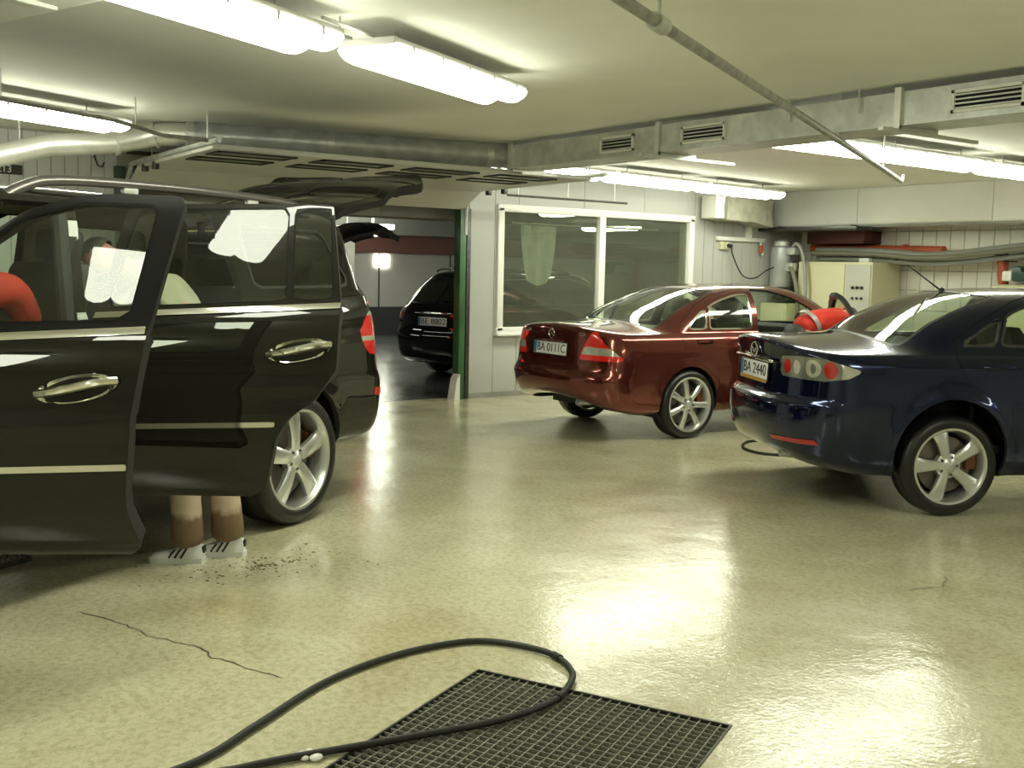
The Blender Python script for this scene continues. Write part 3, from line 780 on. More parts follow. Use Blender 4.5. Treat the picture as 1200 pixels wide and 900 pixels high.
for wy in (2.93, 6.73):
    tr = spline([(-10.40, wy, 1.9), (-10.38, wy, 2.22), (-10.22, wy, 2.38), (-10.0, wy, 2.42), (-7.95, wy, 2.44)], 8)
    q = MB(); q.tube([p-off for p in tr], .022, 8); q.build('track', M['galv'], gd)
    for px in (-9.6, -8.2): q = MB(); q.cyl(Vector((px, wy, 2.42))-off, Vector((px, wy, 2.68))-off, .006, 8); q.build('track_hanger', M['galv'], gd)
    for px in (-10.2, -9.9, -9.6): q = MB(); q.rbox(Vector((px, wy-.03 if wy > 4 else wy+.03, 2.36))-off, (.07, .05, .07), .01); q.build('roller_bracket', M['steel'], gd)
q = MB(); q.cyl(Vector((-10.25, 2.9, 2.52))-off, Vector((-10.25, 6.75, 2.52))-off, .02, 10); q.build('spring_shaft', M['steel'], gd)
rl = thing('hanging_rail', 'thin dark rail hanging in front of the booth lights', 'rail', (-9.75, 7.6, 2.33))
q = MB(); q.cyl((0, -.75, 0), (0, 1.0, 0), .013, 10); q.build('rail_bar', M['steel'], rl)
for k in (-.6, .1, .8): q = MB(); q.cyl((0, k, 0), (0, k, ZC-2.33), .006, 8); q.build('hanger_rod', M['galv'], rl)

# ================================================================ things on the walls at the back
sg = thing('number_plate_sign', 'small dark sign with pale figures on the left panel wall', 'sign', (XW+.012, 1.86, 2.305))
q = MB(); q.box((0, 0, 0), (.02, .34, .085)); q.build('sign_board', M['black'], sg)
lt = link('lettering', text_mesh('4213', .085), sg, (.012, 0, 0)); lt.data.materials.append(M['white']); lt.rotation_euler = (PI/2, 0, PI/2)
hk = thing('wall_hook', 'dark curled hook on the left panel wall', 'hook', (XW, 2.65, 2.42))
q = MB(); q.tube([(.0, 0, .05), (.04, 0, .06), (.06, 0, .02), (.06, .02, -.03), (.05, .06, -.04), (.05, .08, .0)], .008, 8); q.build('hook_rod', M['steel'], hk)
# bagged box
ac = thing('bagged_heater', 'grey box wrapped in a plastic bag high on the booth wall', 'heater', (XW+.03, 11.05, 2.40))
q = MB(); q.rbox((.16, -.15, 0), (.28, .85, .30), .02); q.build('casing', M['white'], ac)
def bag():
    bm = bmesh.new(); bmesh.ops.create_cube(bm, size=1); bmesh.ops.subdivide_edges(bm, edges=bm.edges, cuts=7, use_grid_fill=True)
    for v in bm.verts:
        x, y, z = v.co; n = .03*math.sin(9*y+4*z)+.02*math.sin(17*y-6*x)
        sag = -.06*max(0, y+.1)
        v.co = Vector((x*(.34+n)+.17, y*(.92+n)-.02, z*(.33+n*.8+.06*y)-.01+sag))
    m = MB(); bm.verts.index_update(); m.add([v.co for v in bm.verts], [tuple(v.index for v in f.verts) for f in bm.faces]); bm.free(); return m
bag().build('plastic_bag', M['bag'], ac, (0, .08, 0))
tk = thing('cable_trunking', 'white cable trunking strip with a riser on the booth wall', 'trunking', (XW, 11.3, 2.0))
q = MB(); q.rbox((.025, 0, 0), (.05, .96, .055), .006); q.build('trunk_strip', M['white'], tk)
q = MB(); q.rbox((.025, .16, .13), (.05, .09, .24), .006); q.build('riser', M['white'], tk)
so = thing('power_sockets', 'pair of beige power sockets under the cable trunking', 'socket', (XW, 10.98, 1.905))
for k in (-.05, .05): q = MB(); q.rbox((.025, k, 0), (.05, .085, .11), .012); q.build('socket_box', M['cream'], so)
q = MB(); q.cyl((.05, .05, 0), (.11, .05, -.01), .028, 12); q.build('plug', M['black'], so)
q = MB(); q.tube(spline([(.11, .05, -.01), (.13, .07, -.14), (.12, .28, -.40), (.13, .52, -.44), (.2, .68, -.33), (.22, .82, -.28)], 8), .009, 8); tg = thing('socket_cable', 'dark looping cable from the socket to the canister', 'cable', (XW, 10.98, 1.905)); q.build('cable_run', M['black'], tg)
ex = thing('red_tag_gun', 'small spray gun with a red trigger hanging from the trunking', 'spray gun', (XW+.06, 11.68, 1.85))
q = MB(); q.tube([(0, 0, .12), (0, 0, .02), (.02, .03, -.06)], .015, 8); q.build('barrel', M['white'], ex); q = MB(); q.rbox((0, 0, .02), (.05, .045, .12), .012); q.build('trigger', M['pipe_red'], ex)
cn = thing('filter_canister', 'grey cylinder canister with a steel head on the tiled wall corner', 'canister', (-10.2, 11.93, 1.35))
q = MB(); q.lathe([(0, 0), (.13, 0), (.15, .03), (.15, .50), (.14, .55), (.10, .58), (0, .585)], n=28); q.build('canister_body', M['canister'], cn)
q = MB(); q.lathe([(0, .575), (.11, .575), (.11, .63), (.05, .66), (0, .66)], n=20); q.build('canister_cap', M['galv'], cn)
q = MB(); q.rbox((.20, -.02, .50), (.18, .12, .10), .02); q.build('valve_block', M['galv'], cn); q = MB(); q.rbox((.20, -.02, .28), (.14, .12, .12), .02); q.build('valve_block', M['galv'], cn)
q = MB(); q.box((0, .25, .3), (.1, .55, .06)); q.build('wall_bracket', M['steel'], cn)
q = MB(); q.lathe([(0, 0), (.09, -.02), (.09, -.16), (0, -.2)], n=16); q.build('drain_bowl', M['black'], cn)
for nm, pts, mt, lb in (('grey_hose', [(-10.0, 11.9, 1.86), (-9.9, 11.86, 1.95), (-9.78, 11.83, 1.88), (-9.68, 11.81, 1.6), (-9.64, 11.80, 1.2), (-9.62, 11.80, .6), (-9.6, 11.78, .012)], 'hose_grey', 'grey hose arching from the canister head down in front of the cabinet'),
                        ('olive_hose', [(-10.0, 11.88, 1.62), (-9.92, 11.84, 1.58), (-9.82, 11.82, 1.35), (-9.76, 11.80, 1.0), (-9.74, 11.78, .5), (-9.7, 11.76, .014)], 'hose_green', 'thin olive hose hanging from the canister valve')):
    q = MB(); q.tube(spline(pts, 8), .025 if nm[0] == 'g' else .03, 10); tag(q.build(nm, M[mt]), lb, 'hose')
cb = thing('pump_cabinet', 'cream metal pump cabinet with a control face by the tiled wall', 'cabinet', (-9.30, 12.25, 0))
q = MB(); q.rbox((0, 0, .86), (1.22, .60, 1.70), .015); q.build('cabinet_body', M['cream'], cb)
q = MB(); q.rbox((-.20, -.305, .86), (.76, .02, 1.64), .006); q.build('cabinet_door', M['cream'], cb)
q = MB(); q.rbox((.40, -.305, 1.25), (.38, .02, .84), .006); cf = q.build('control_face', M['cabgrey'], cb)
for k in range(3): q = MB(); q.cyl((.33+.07*k, -.31, 1.37), (.33+.07*k, -.335, 1.37), .022, 12); q.build('push_button', M['black'], cf)
for k in range(3): q = MB(); q.cyl((.33+.07*k, -.31, 1.23), (.33+.07*k, -.33, 1.23), .018, 12); q.build('push_button', M['steel'], cf)
q = MB(); q.rbox((.30, 0, 1.735), (.16, .16, .06), .01); q.build('vent_cap', M['white'], cb)
lw = thing('low_cabinet', 'low cream cabinet standing in the corner below the grey canister', 'cabinet', (-10.17, 12.15, 0))
q = MB(); q.rbox((0, 0, .56), (.48, .78, 1.12), .012); q.build('cabinet_body', M['cream'], lw)
q = MB(); q.rbox((0, -.395, .56), (.42, .014, 1.02), .005); dr_ = q.build('cabinet_door', M['cream'], lw); q = MB(); q.rbox((.16, -.412, .7), (.02, .02, .12), .006); q.build('door_handle', M['black'], dr_)
q = MB(); q.rbox((-9.60, 12.0-.16, 2.145), (1.66, .34, .05), .008); tag(q.build('shelf_board', M['steel']), 'dark shelf board under the bulkhead above the canister', 'shelf')
for k in (-10.2, -9.0): q = MB(); q.box((k, 11.92, 2.18), (.03, .14, .03)); lab(q.build('shelf_bracket', M['steel'], bpy.data.objects['shelf_board']), 'steel bracket')
q = MB(); q.rbox((-9.52, 12.40, 2.045), (.95, .38, .17), .006); tag(q.build('maroon_board', M['red_board']), 'dark maroon board stored below the shelf', 'board')
op = thing('orange_pipe', 'orange plastic drain pipe lying along the top of the tiled wall', 'pipe', (-9, 12.47, 1.885))
q = MB(); q.cyl((-1.1, 0, .02), (1.0, -.02, -.02), .062, 18); q.build('pipe_run', M['pipe_red'], op)
for k in (-.28, .42): q = MB(); q.cyl((k-.03, 0, 0), (k+.03, 0, 0), .070, 18); q.build('pipe_socket', M['pipe_red'], op)
for k in (-.9, 0, .9): q = MB(); q.box((k, .085, -.04), (.03, .07, .03)); q.build('pipe_bracket', M['steel'], op)
lh = [(-9.86, 12.28, 1.86), (-9.2, 12.27, 1.855), (-8.6, 12.26, 1.83), (-8.2, 12.26, 1.80), (-7.7, 12.27, 1.815), (-7.2, 12.28, 1.87), (-6.6, 12.28, 1.92), (-5.6, 12.28, 1.95)]
for dz, dy, rr_, mt, lb in ((0, 0, .056, 'hose_grey', 'thick grey hose hung in a long sag before the orange pipe'), (-.100, .01, .036, 'hose_grey', 'thinner grey hose sagging lowest along the tiled wall'), (-.03, -.105, .034, 'hose_green', 'olive hose hung in front of the thick grey hose')):
    q = MB(); q.tube(spline([(x, y+dy, z+dz) for x, y, z in lh], 8), rr_, 12)
    o = tag(q.build('hung_hose', M[mt]), lb, 'hose')
    for k in (-8.45, -7.05):
        zk = np.interp(k, [p[0] for p in lh], [p[2] for p in lh])+dz-rr_-.008
        q = MB(); q.box((k+dy*.6+dz*.5, (12.25+dy+12.572)/2, zk), (.022, 12.572-12.25-dy, .014)); q.build('hose_hook', M['steel'], o)
vp = thing('orange_downpipe', 'short orange pipe standing at right before the tiles', 'pipe', (-7.16, 12.40, 0))
q = MB(); q.tube([(-.02, 0, 1.84), (-.01, 0, 1.6), (.04, 0, 1.3), (.05, 0, 0)], .058, 18); q.build('pipe_run', M['pipe_red'], vp); q = MB(); q.lathe([(.058, 1.70), (.068, 1.70), (.068, 1.78), (.058, 1.78)], (-.018, 0, 0), 'z', 18); q.build('pipe_socket', M['pipe_red'], vp)
tb = thing('tank', 'pale beige water tank behind the roof of the blue saloon', 'tank', (-6.6, 12.2, 0))
q = MB(); q.rbox((0, 0, .73), (.95, .55, 1.46), .08); q.build('tank_body', M['cream'], tb); q = MB(); q.lathe([(0, 1.45), (.1, 1.45), (.1, 1.50), (0, 1.5)], n=18); q.build('tank_cap', M['black'], tb)
kt = thing('tool_case', 'dark green tool case lying on the beige tank', 'case', (-6.62, 12.22, 1.50))
q = MB(); q.rbox((0, 0, .09), (.52, .28, .18), .03); q.build('case_body', mat('case_green', (.03, .07, .06), .35), kt); q = MB(); q.tube([(-.12, -.14, .12), (-.12, -.18, .16), (.12, -.18, .16), (.12, -.14, .12)], .012, 8); q.build('case_handle', M['black'], kt)
q = MB(); q.rbox((-.34, 0, .06), (.12, .2, .12), .02); tag(q.build('paper_roll', M['white'], None, (-6.62, 12.22, 1.50)), 'small white paper box beside the green tool case', 'box')
# cloth and desk inside the booth
q = MB()
vs = []; nx, nz = 16, 10
for i in range(nz+1):
    for j in range(nx+1):
        u, v = j/nx, i/nz
        w = 1-.25*v+.1*math.sin(v*3)
        vs.append((-10.69+.03*math.sin(u*16+v*2), 8.0+(u-.5)*.56*w, 2.06-.62*v-(.12*math.sin(u*PI))*v))
q.add(vs, [(i*(nx+1)+j, i*(nx+1)+j+1, (i+1)*(nx+1)+j+1, (i+1)*(nx+1)+j) for i in range(nz) for j in range(nx)])
tag(q.build('hung_cloth', M['cloth']), 'pale cloth hanging inside the left pane of the booth window', 'cloth')
q = MB(); q.cyl((-10.69, 7.5, 2.08), (-10.69, 9.9, 2.08), .012, 8); q.box((-10.64, 7.52, 2.08), (.12, .03, .03)); q.box((-10.64, 9.88, 2.08), (.12, .03, .03)); q.build('hanging_bar', M['galv'], bpy.data.objects['hung_cloth'])
# ================================================================ floor drain grate and hose
gr = thing('drain_grate', 'rusty steel drain grate of small square cells under the looped hose', 'grate', tuple(G0))
g = lambda a, b, z=0: tuple(UV*a+VV*b+Vector((0, 0, z)))
ang = math.atan2(UV.y, UV.x)
q = MB()
for (a, b, la, lb_) in ((GL1/2, .004, GL1, .008), (GL1/2, GL2-.004, GL1, .008), (.004, GL2/2, .008, GL2), (GL1-.004, GL2/2, .008, GL2)): q.box(g(a, b, -.012), (la, lb_, .03), ang)
q.build('grate_frame', M['steel'], gr)
n1, n2 = 27, 30
q = MB()
for k in range(1, n1): q.box(g(GL1*k/n1, GL2/2, -.007), (.0032, GL2, .014), ang)
tag(q.build('bearing_bars', M['grate'], gr), kind='stuff')
q = MB()
for k in range(1, n2): q.box(g(GL1/2, GL2*k/n2, -.007), (GL1, .0030, .012), ang)
tag(q.build('cross_bars', M['grate'], gr), kind='stuff')
def copy_tree(o, parent=None):
    c = o.copy(); C.objects.link(c)
    if parent is not None: c.parent = parent
    for ch in list(o.children): copy_tree(ch, c)
    return c
g2 = copy_tree(gr); g2.location = (-6.58, .66, .026); g2['label'] = 'second drain grate half hidden under the black off-roader'
bpy.context.view_layer.update()
q = MB()
for k in range(150):
    r = abs(random.gauss(0, .19)); a = random.uniform(0, 2*PI); x, y = -5.02+r*math.cos(a)*.9, 2.05+r*math.sin(a)*1.5; s_ = random.uniform(.002, .009)
    q.lathe([(0, .0035), (s_*.7, .003), (s_, .0005)], (x, y, 0), 'z', 6)
tag(q.build('wet_dirt', M['dirt']), 'scattered brown wet dirt crumbs on the floor behind the white shoes', 'dirt', kind='stuff')
hp = [(-2.85, .2), (-2.98, .62), (-3.06, 1.03), (-3.21, 1.29), (-3.42, 1.63), (-3.52, 1.94), (-3.53, 2.21), (-3.46, 2.39), (-3.24, 2.51), (-3.03, 2.47), (-2.90, 2.34), (-2.83, 2.20), (-2.81, 1.97), (-2.85, 1.72), (-2.89, 1.50), (-2.93, 1.29), (-2.95, 1.14), (-2.97, .8), (-2.7, .1)]
q = MB(); q.tube(spline([(x, y, .0150 if i < 11 or i > 15 else .0165) for i, (x, y) in enumerate(hp)], 10), .0125, 12)
ho = tag(q.build('pressure_hose', M['rubber']), 'black pressure hose looped across the drain grate in the foreground', 'hose')
sp = spline([(x, y, .0155) for x, y in hp], 10)
for k in (82, 104): q = MB(); q.tube([sp[k], sp[k+1], sp[k+2]], .0165, 12); q.build('hose_joint', M['rubber'], ho)
q = MB(); q.ball((-2.93, 1.33, .012), (.028, .018, .012)); q.ball((-2.90, 1.36, .012), (.02, .022, .010)); q.ball((-2.95, 1.36, .010), (.018, .014, .009)); tag(q.build('crumpled_tissue', M['white']), 'crumpled white tissue under the hose at the grate edge', 'tissue')
POSE = {'C': (-7.8306, 7.0357, .04738), 'M': (-4.6067, 6.6144, .50057), 'S': (-6.5586, 2.1171, -3.66062)}
LAMP_M_BITS = []
def ell(c, r, n=14): return [(c[0]+r[0]*math.cos(2*PI*k/n), c[1]+r[1]*math.sin(2*PI*k/n)) for k in range(n)]
LAMP_M_BITS = [([(.905, .80), (.905, 1.1), (1.1, 1.1), (1.1, .80)], M['lens_clear'], 'clear_tip'), (ell((.487, .928), (.040, .052)), M['lens_redm'], 'red_reflector'), (ell((.580, .928), (.032, .048)), M['lens_clear'], 'dark_reflector'),
               ([(.630, .86), (.640, 1.0), (.655, 1.0), (.645, .86)], M['lens_smoke'], 'divider'),
               (ell((.715, .928), (.020, .034)), M['lens_smoke'], 'dark_reflector'), (ell((.715, .928), (.058, .058)), M['lens_clear'], 'dark_reflector'), (ell((.835, .925), (.045, .056)), M['lens_redm'], 'red_reflector')]
# ================================================================ cars: panels cut from the skins
def shell(name, polys, m_out, parent=None, th=.012, off=0., origin=(0, 0, 0), m_in=None):
    """mesh from skin polygons: outer face, and (th>0) inner face with rim; normals come from the skin"""
    if not polys: return None
    idx, P, N, F = {}, [], [], []
    for p in polys:
        f = []
        for v in p:
            k = (round(v[0]*5e3), round(v[1]*5e3), round(v[2]*5e3))
            i = idx.get(k)
            if i is None:
                i = idx[k] = len(P); P.append(v[:3]); nn = v[5:8]; N.append(nn/(np.linalg.norm(nn)+1e-9))
            if not f or f[-1] != i: f.append(i)
        if len(f) > 2 and f[0] == f[-1]: f.pop()
        if len(set(f)) < 3 or len(set(f)) != len(f): continue
        a = np.zeros(3); q = [P[i] for i in f]
        for i in range(1, len(q)-1): a += np.cross(q[i]-q[0], q[i+1]-q[0])
        if np.linalg.norm(a) < 1e-9: continue
        if a @ N[f[0]] < 0: f = f[::-1]
        F.append(f)
    if not F: return None
    P = np.array(P); N = np.array(N); O = np.array(origin)
    out = P+N*off-O
    verts = list(map(tuple, out)); faces = [tuple(f) for f in F]; mi = [0]*len(F); ln = [tuple(N[i]) for f in F for i in f]
    if th > 0:
        nv = len(P); inn = out-N*th; verts += list(map(tuple, inn))
        for f in F:
            g = f[::-1]; faces.append(tuple(nv+i for i in g)); mi.append(1 if m_in else 0); ln += [tuple(-N[i]) for i in g]
        ed = {}
        for f in F:
            for a, b in zip(f, f[1:]+f[:1]): ed[(a, b)] = ed.get((a, b), 0)+1
        for (a, b) in list(ed):
            if (b, a) not in ed:
                k = len(verts); q = [out[a], inn[a], inn[b], out[b]]; verts += list(map(tuple, q))
                nn = np.cross(q[1]-q[0], q[3]-q[0]); nn = nn/(np.linalg.norm(nn)+1e-12)
                faces.append((k, k+1, k+2, k+3)); mi.append(2 if m_in else 0); ln += [tuple(nn)]*4
    me = bpy.data.meshes.new(name); me.from_pydata(verts, [], faces)
    me.materials.append(m_out)
    if m_in: me.materials.append(m_in); me.materials.append(M['shellin'])
    me.polygons.foreach_set('material_index', mi)
    me.shade_smooth(); me.normals_split_custom_set(ln); me.update()
    return link(name, me, parent, origin if any(origin) else None)

class Car:
    def __init__(s, surf, root, pnt):
        s.S, s.root, s.p = surf, root, pnt
        s.rest = surf.polys()
    def take(s, dom, fld, gap=.003):
        a, b = sel(s.rest, dom); i, o = clip(a, fld); s.rest = b+o
        return clip(i, fld, -gap)[0] if gap else i
    def rear_pt(s, y, z):
        V = s.S.V.reshape(-1, 8); V = V[(V[:, 0] < .1) & (V[:, 4] < (9.2 if len(s.S.t) and s.S.t[-1] > 13.5 else 20))]
        d = np.hypot(V[:, 1]-y, V[:, 2]-z); k = np.argsort(d)[:4]; w = 1/(d[k]+1e-4)
        return (V[k]*w[:, None]).sum(0)/w.sum()
    def side_pt(s, x, z, sd):
        V = s.S.V.reshape(-1, 8); V = V[V[:, 1]*sd > .4]
        d = np.hypot(V[:, 0]-x, V[:, 2]-z); k = np.argsort(d)[:4]; w = 1/(d[k]+1e-4)
        return (V[k]*w[:, None]).sum(0)/w.sum()
xz = lambda V: V[:, [0, 2]]
def side_dom(sd, lo=.40): return lambda c: c[:, 1]*sd > lo
def pf(poly, r, cols=(0, 2)):
    f = rpoly(poly, r); return lambda V: f(V[:, list(cols)])
def ayz(poly, r):
    f = rpoly(poly, r); return lambda V: f(np.stack([np.abs(V[:, 1]), V[:, 2]], 1))
def qz(poly, r, sg):
    f = rpoly(poly, r); return lambda V: f(np.stack([sg*V[:, 3], V[:, 2]], 1))

WCACHE = {}
def wheel_meshes(R, rr, w, n, ws, style):
    key = (R, rr, w, n, style)
    if key in WCACHE: return WCACHE[key]
    t = MB(); h = w/2
    t.lathe([(rr-.004, -h+.012), (rr+.012, -h), (R-.045, -h-.004), (R-.018, -h+.008), (R-.004, -h+.030), (R, -h+.055), (R-.004, -h+.075), (R, -h+.08), (R, h-.08), (R-.004, h-.075), (R, h-.055), (R-.004, h-.030), (R-.018, h-.008), (R-.045, h+.004), (rr+.012, h), (rr-.004, h-.012)], ax='y', n=56, closed=True)
    tyre = t.mesh('wheel', M['tyre'], 50)
    b = MB(); b.lathe([(rr+.008, h-.012), (rr+.004, h-.002), (rr-.010, h-.004), (rr-.018, h-.018), (rr-.028, h-.06), (rr-.036, 0), (rr-.026, -h+.02), (rr+.004, -h+.01)], ax='y', n=56)
    rim = b.mesh('rim', M['alloy'], 50)
    sp = MB(); rs = np.linspace(.045, rr-.014, 7); sec = []
    for i, r in enumerate(rs):
        u = i/(len(rs)-1); wd = ws[0]+(ws[1]-ws[0])*u+(ws[2]*u**3)
        yc = h-.030+.012*math.sin(u*PI)-.006*u; th = .040-.012*u
        sec.append([(-wd/2, yc-th, r), (-wd/2, yc-.010, r), (-wd*.30, yc, r), (wd*.30, yc, r), (wd/2, yc-.010, r), (wd/2, yc-th, r)])
    vs = [p for q in sec for p in q]; fs = []
    for i in range(len(sec)-1): fs += [(i*6+k, i*6+(k+1) % 6, (i+1)*6+(k+1) % 6, (i+1)*6+k) for k in range(6)]
    fs += [tuple(range(5, -1, -1)), tuple((len(sec)-1)*6+k for k in range(6))]
    sp.add(vs, fs); spoke = sp.mesh('spoke', M['alloy'], 30)
    hb = MB(); hb.lathe([(0, h-.022), (.030, h-.022), (.034, h-.026), (.060, h-.030), (.082, h-.040), (.086, h-.075), (0, h-.08)], ax='y', n=32); hub = hb.mesh('hub', M['alloy'], 40)
    cp = MB(); cp.lathe([(0, h-.014), (.020, h-.015), (.030, h-.020), (.032, h-.026)], ax='y', n=24); cap = cp.mesh('hub_cap', M['galv'], 40)
    nt = MB(); nt.lathe([(0, h-.024), (.007, h-.024), (.010, h-.028), (.010, h-.045)], ax='y', n=8); nut = nt.mesh('lug_nut', M['alloy_dark'], 40)
    dk = MB(); dk.lathe([(.06, -.012), (rr-.06, -.012), (rr-.06, .012), (.06, .012)], ax='y', n=40, closed=True); disc = dk.mesh('brake_disc', M['disc'], 40)
    ca = MB(); ca.rbox((-rr+.075, .01, .05), (.07, .07, .16), .012); cal = ca.mesh('brake_caliper', M['rust'])
    bk = MB(); bk.lathe([(0, -h+.03), (rr-.03, -h+.03)], ax='y', n=32); back = bk.mesh('hub_back', M['dark'])
    WCACHE[key] = (tyre, rim, spoke, hub, cap, nut, disc, cal, back); return WCACHE[key]
def wheel(root, x, y, R, rr, w, n, ws, style, rot=0., detail=True):
    sd = 1 if y > 0 else -1
    tyre, rim, spoke, hub, cap, nut, disc, cal, back = wheel_meshes(R, rr, w, n, ws, style)
    o = link('wheel', tyre, root, (x, y, R), 0 if sd > 0 else PI)
    link('rim', rim, o); link('hub', hub, o); link('hub_cap', cap, o); link('brake_disc', disc, o); link('brake_caliper', cal, o); link('hub_back', back, o)
    for k in range(n): link('spoke', spoke, o).rotation_euler = (0, rot+2*PI*k/n, 0)
    if detail:
        for k in range(5):
            a = rot+PI/5+2*PI*k/5; link('lug_nut', nut, o, (.057*math.sin(a), 0, .057*math.cos(a)))
    return o

def plate(car, z, text, w=.52, h=.112, push=.012, y=0., tilt=None, frame=False):
    v = car.rear_pt(y, z); nn = v[5:8]; nn = np.array([nn[0], 0, nn[2]]); nn /= np.linalg.norm(nn)
    Z = Vector(nn); X = Vector((0, -1, 0)); Y = Z.cross(X).normalized()
    R = Matrix((X, Y, Z)).transposed().to_4x4()
    q = MB(); q.rbox((0, 0, 0), (w, h, .010), .004); o = q.build('license_plate', M['plate'], car.root)
    o.matrix_local = Matrix.Translation(Vector(v[:3])+Z*push) @ R
    q = MB(); q.box((-w/2+.024, 0, .0055), (.044, h-.008, .002)); q.build('blue_band', M['plate_blue'], o)
    t = link('lettering', text_mesh(text, h*.92), o, (.022, 0, .006)); t.data.materials.append(M['ink'])
    bx = t.data; xs_ = [vv.co.x for vv in bx.vertices]; sc_ = (w-.075)/(max(xs_)-min(xs_)); t.scale = (sc_, 1.05, 1)
    q = MB(); q.rbox((0, 0, -.006), (w+.02, h+.02, .008), .003); q.build('plate_holder', M['black'], o)
    if frame:
        q = MB(); q.box((0, -h/2-.012, .003), (w, .022, .006)); q.build('holder_strip', M['gold'], o)
    return o
def star(parent, loc, r, mt):
    """three-pointed ring badge facing the rear"""
    q = MB(); q.tube([(0, r*math.cos(2*PI*k/24), r*math.sin(2*PI*k/24)) for k in range(24)], r*.10, 8, closed=True)
    for k in range(3):
        a = PI/2+2*PI*k/3; e = Vector((0, math.cos(a), math.sin(a))); s_ = Vector((0, -math.sin(a), math.cos(a)))
        q.add([e*r*.95, s_*r*.17, -s_*r*.17, Vector((-r*.16, 0, 0))], [(0, 1, 3), (0, 3, 2), (1, 2, 3), (0, 2, 1)])
    return q.build('emblem', mt, parent, loc)
def rear_text(car, body, size, y, z, mt, name='model_lettering'):
    v = car.rear_pt(y, z); nn = v[5:8]; Z = Vector((nn[0], nn[1], nn[2])).normalized(); X = (Vector((0, -1, 0))-Z*Z.dot(Vector((0, -1, 0)))).normalized(); Y = Z.cross(X)
    t = link(name, text_mesh(body, size, .002), car.root); t.data.materials.append(mt)
    t.matrix_local = Matrix.Translation(Vector(v[:3])+Z*.004) @ Matrix((X, Y, Z)).transposed().to_4x4()
    return t
def seat(root, x, y, z, mt, w=.50, rest=True, back=.50):
    q = MB(); q.rbox((x+.10, y, z), (.52, w, .16), .05)
    Mx = Matrix.Rotation(-.32, 3, 'Y')
    q.rbox(Vector((x-.22, y, z+.10+back/2)), (.13, w, back), .05, M3=Mx)
    o = q.build('seat', mt, root)
    if rest:
        n = 1 if w < .7 else 3
        for k in range(n):
            yy = y+(k-(n-1)/2)*.42
            q = MB(); q.rbox((x-.33-.02, yy, z+back+.17), (.10, .27, .17), .045, M3=Matrix.Rotation(-.15, 3, 'Y')); q.cyl((x-.31, yy-.06, z+back), (x-.34, yy-.06, z+back+.12), .008, 6); q.cyl((x-.31, yy+.06, z+back), (x-.34, yy+.06, z+back+.12), .008, 6)
            q.build('headrest', mt, o)
    return o
def cabin(root, xd, yw, z0, zseat, xf, xr, mt, steer_y=.36, belt=.9, bk=0):
    q = MB(); q.box(((xd+xr)/2-.05, 0, z0), (xd-xr+.5, yw*1.9, .05)); q.box((1.3, 0, z0-.06), (3.2, yw*1.7, .10)); q.build('cabin_floor', M['trim'], root)
    for sy in (-1, 1): seat(root, xf, sy*.37, zseat, mt, back=.50+bk)
    seat(root, xr, 0, zseat+.0, mt, w=1.22, back=.40+bk*.8, rest=bk > 0)
    q = MB(); q.rbox((xd+.12, 0, belt-.12), (.42, yw*1.75, .26), .08); q.build('dashboard', M['trim'], root)
    q = MB(); c = Vector((xd-.22, steer_y, belt-.02)); e1 = Vector((.35, 0, .94)).normalized()
    q.tube([c+Vector((0, math.cos(2*PI*k/24), 0))*.185+e1*.185*math.sin(2*PI*k/24) for k in range(24)], .014, 8, closed=True)
    q.tube([c-Vector((0, .18, 0)), c+Vector((0, .18, 0))], .018, 6); q.cyl(c, c+Vector((.25, 0, -.1)), .035, 8); q.build('steering_wheel', M['black'], root)
def arch_liner(root, x, z, R, y):
    q = MB(); n = 18; vs = []; sd = 1 if y > 0 else -1
    for k in range(n+1):
        a = -.35+(PI+.7)*k/n
        for yy in (y, y-sd*.34): vs.append((x+(R+.015)*math.cos(a), yy, z+(R+.015)*math.sin(a)))
    q.add(vs, [(2*k, 2*k+1, 2*k+3, 2*k+2) for k in range(n)])
    e = [(x+(R+.015)*math.cos(-.35+(PI+.7)*k/n), y-sd*.34, z+(R+.015)*math.sin(-.35+(PI+.7)*k/n)) for k in range(n+1)]
    q.add(e, [tuple(range(n+1))]); q.build('wheel_arch_liner', M['black'], root)
def bar_handle(parent, c, sd, mt, L=.20):
    q = MB(); cx, cy, cz = c
    q.tube([(cx-L/2, cy, cz), (cx-L/2+.02, cy+sd*.028, cz+.003), (cx, cy+sd*.036, cz+.006), (cx+L/2-.02, cy+sd*.028, cz+.003), (cx+L/2, cy, cz)], [.012, .014, .015, .014, .012], 10)
    return q.build('door_handle', mt, parent)
def bowl_handle(parent, c, sd, Mrot=None):
    """chrome oval handle: dished plate with a grip across it"""
    cx, cy, cz = c; a, b = .150, .052
    q = MB(); n = 28; st = []
    for (s_, d) in ((1.0, .002), (.97, .010), (.90, .006), (.6, -.014), (.0, -.022)):
        st.append([(cx+a*s_*math.cos(2*PI*k/n), cy+sd*d, cz+b*s_*math.sin(2*PI*k/n)+.16*a*s_*math.cos(2*PI*k/n)*-1) for k in range(n)])
    vs = [p for r in st for p in r]; q.add(vs, [(i*n+k, i*n+(k+1) % n, (i+1)*n+(k+1) % n, (i+1)*n+k) for i in range(4) for k in range(n)])
    for s_ in (-1,):
        pts = [(cx-.145, cy+sd*.008, cz+.030), (cx-.08, cy+sd*.034, cz+.026), (cx, cy+sd*.042, cz+.008), (cx+.08, cy+sd*.034, cz-.010), (cx+.14, cy+sd*.008, cz-.020)]
        q.tube(spline(pts, 4), .016, 10)
    return q.build('door_handle', M['chrome'], parent)

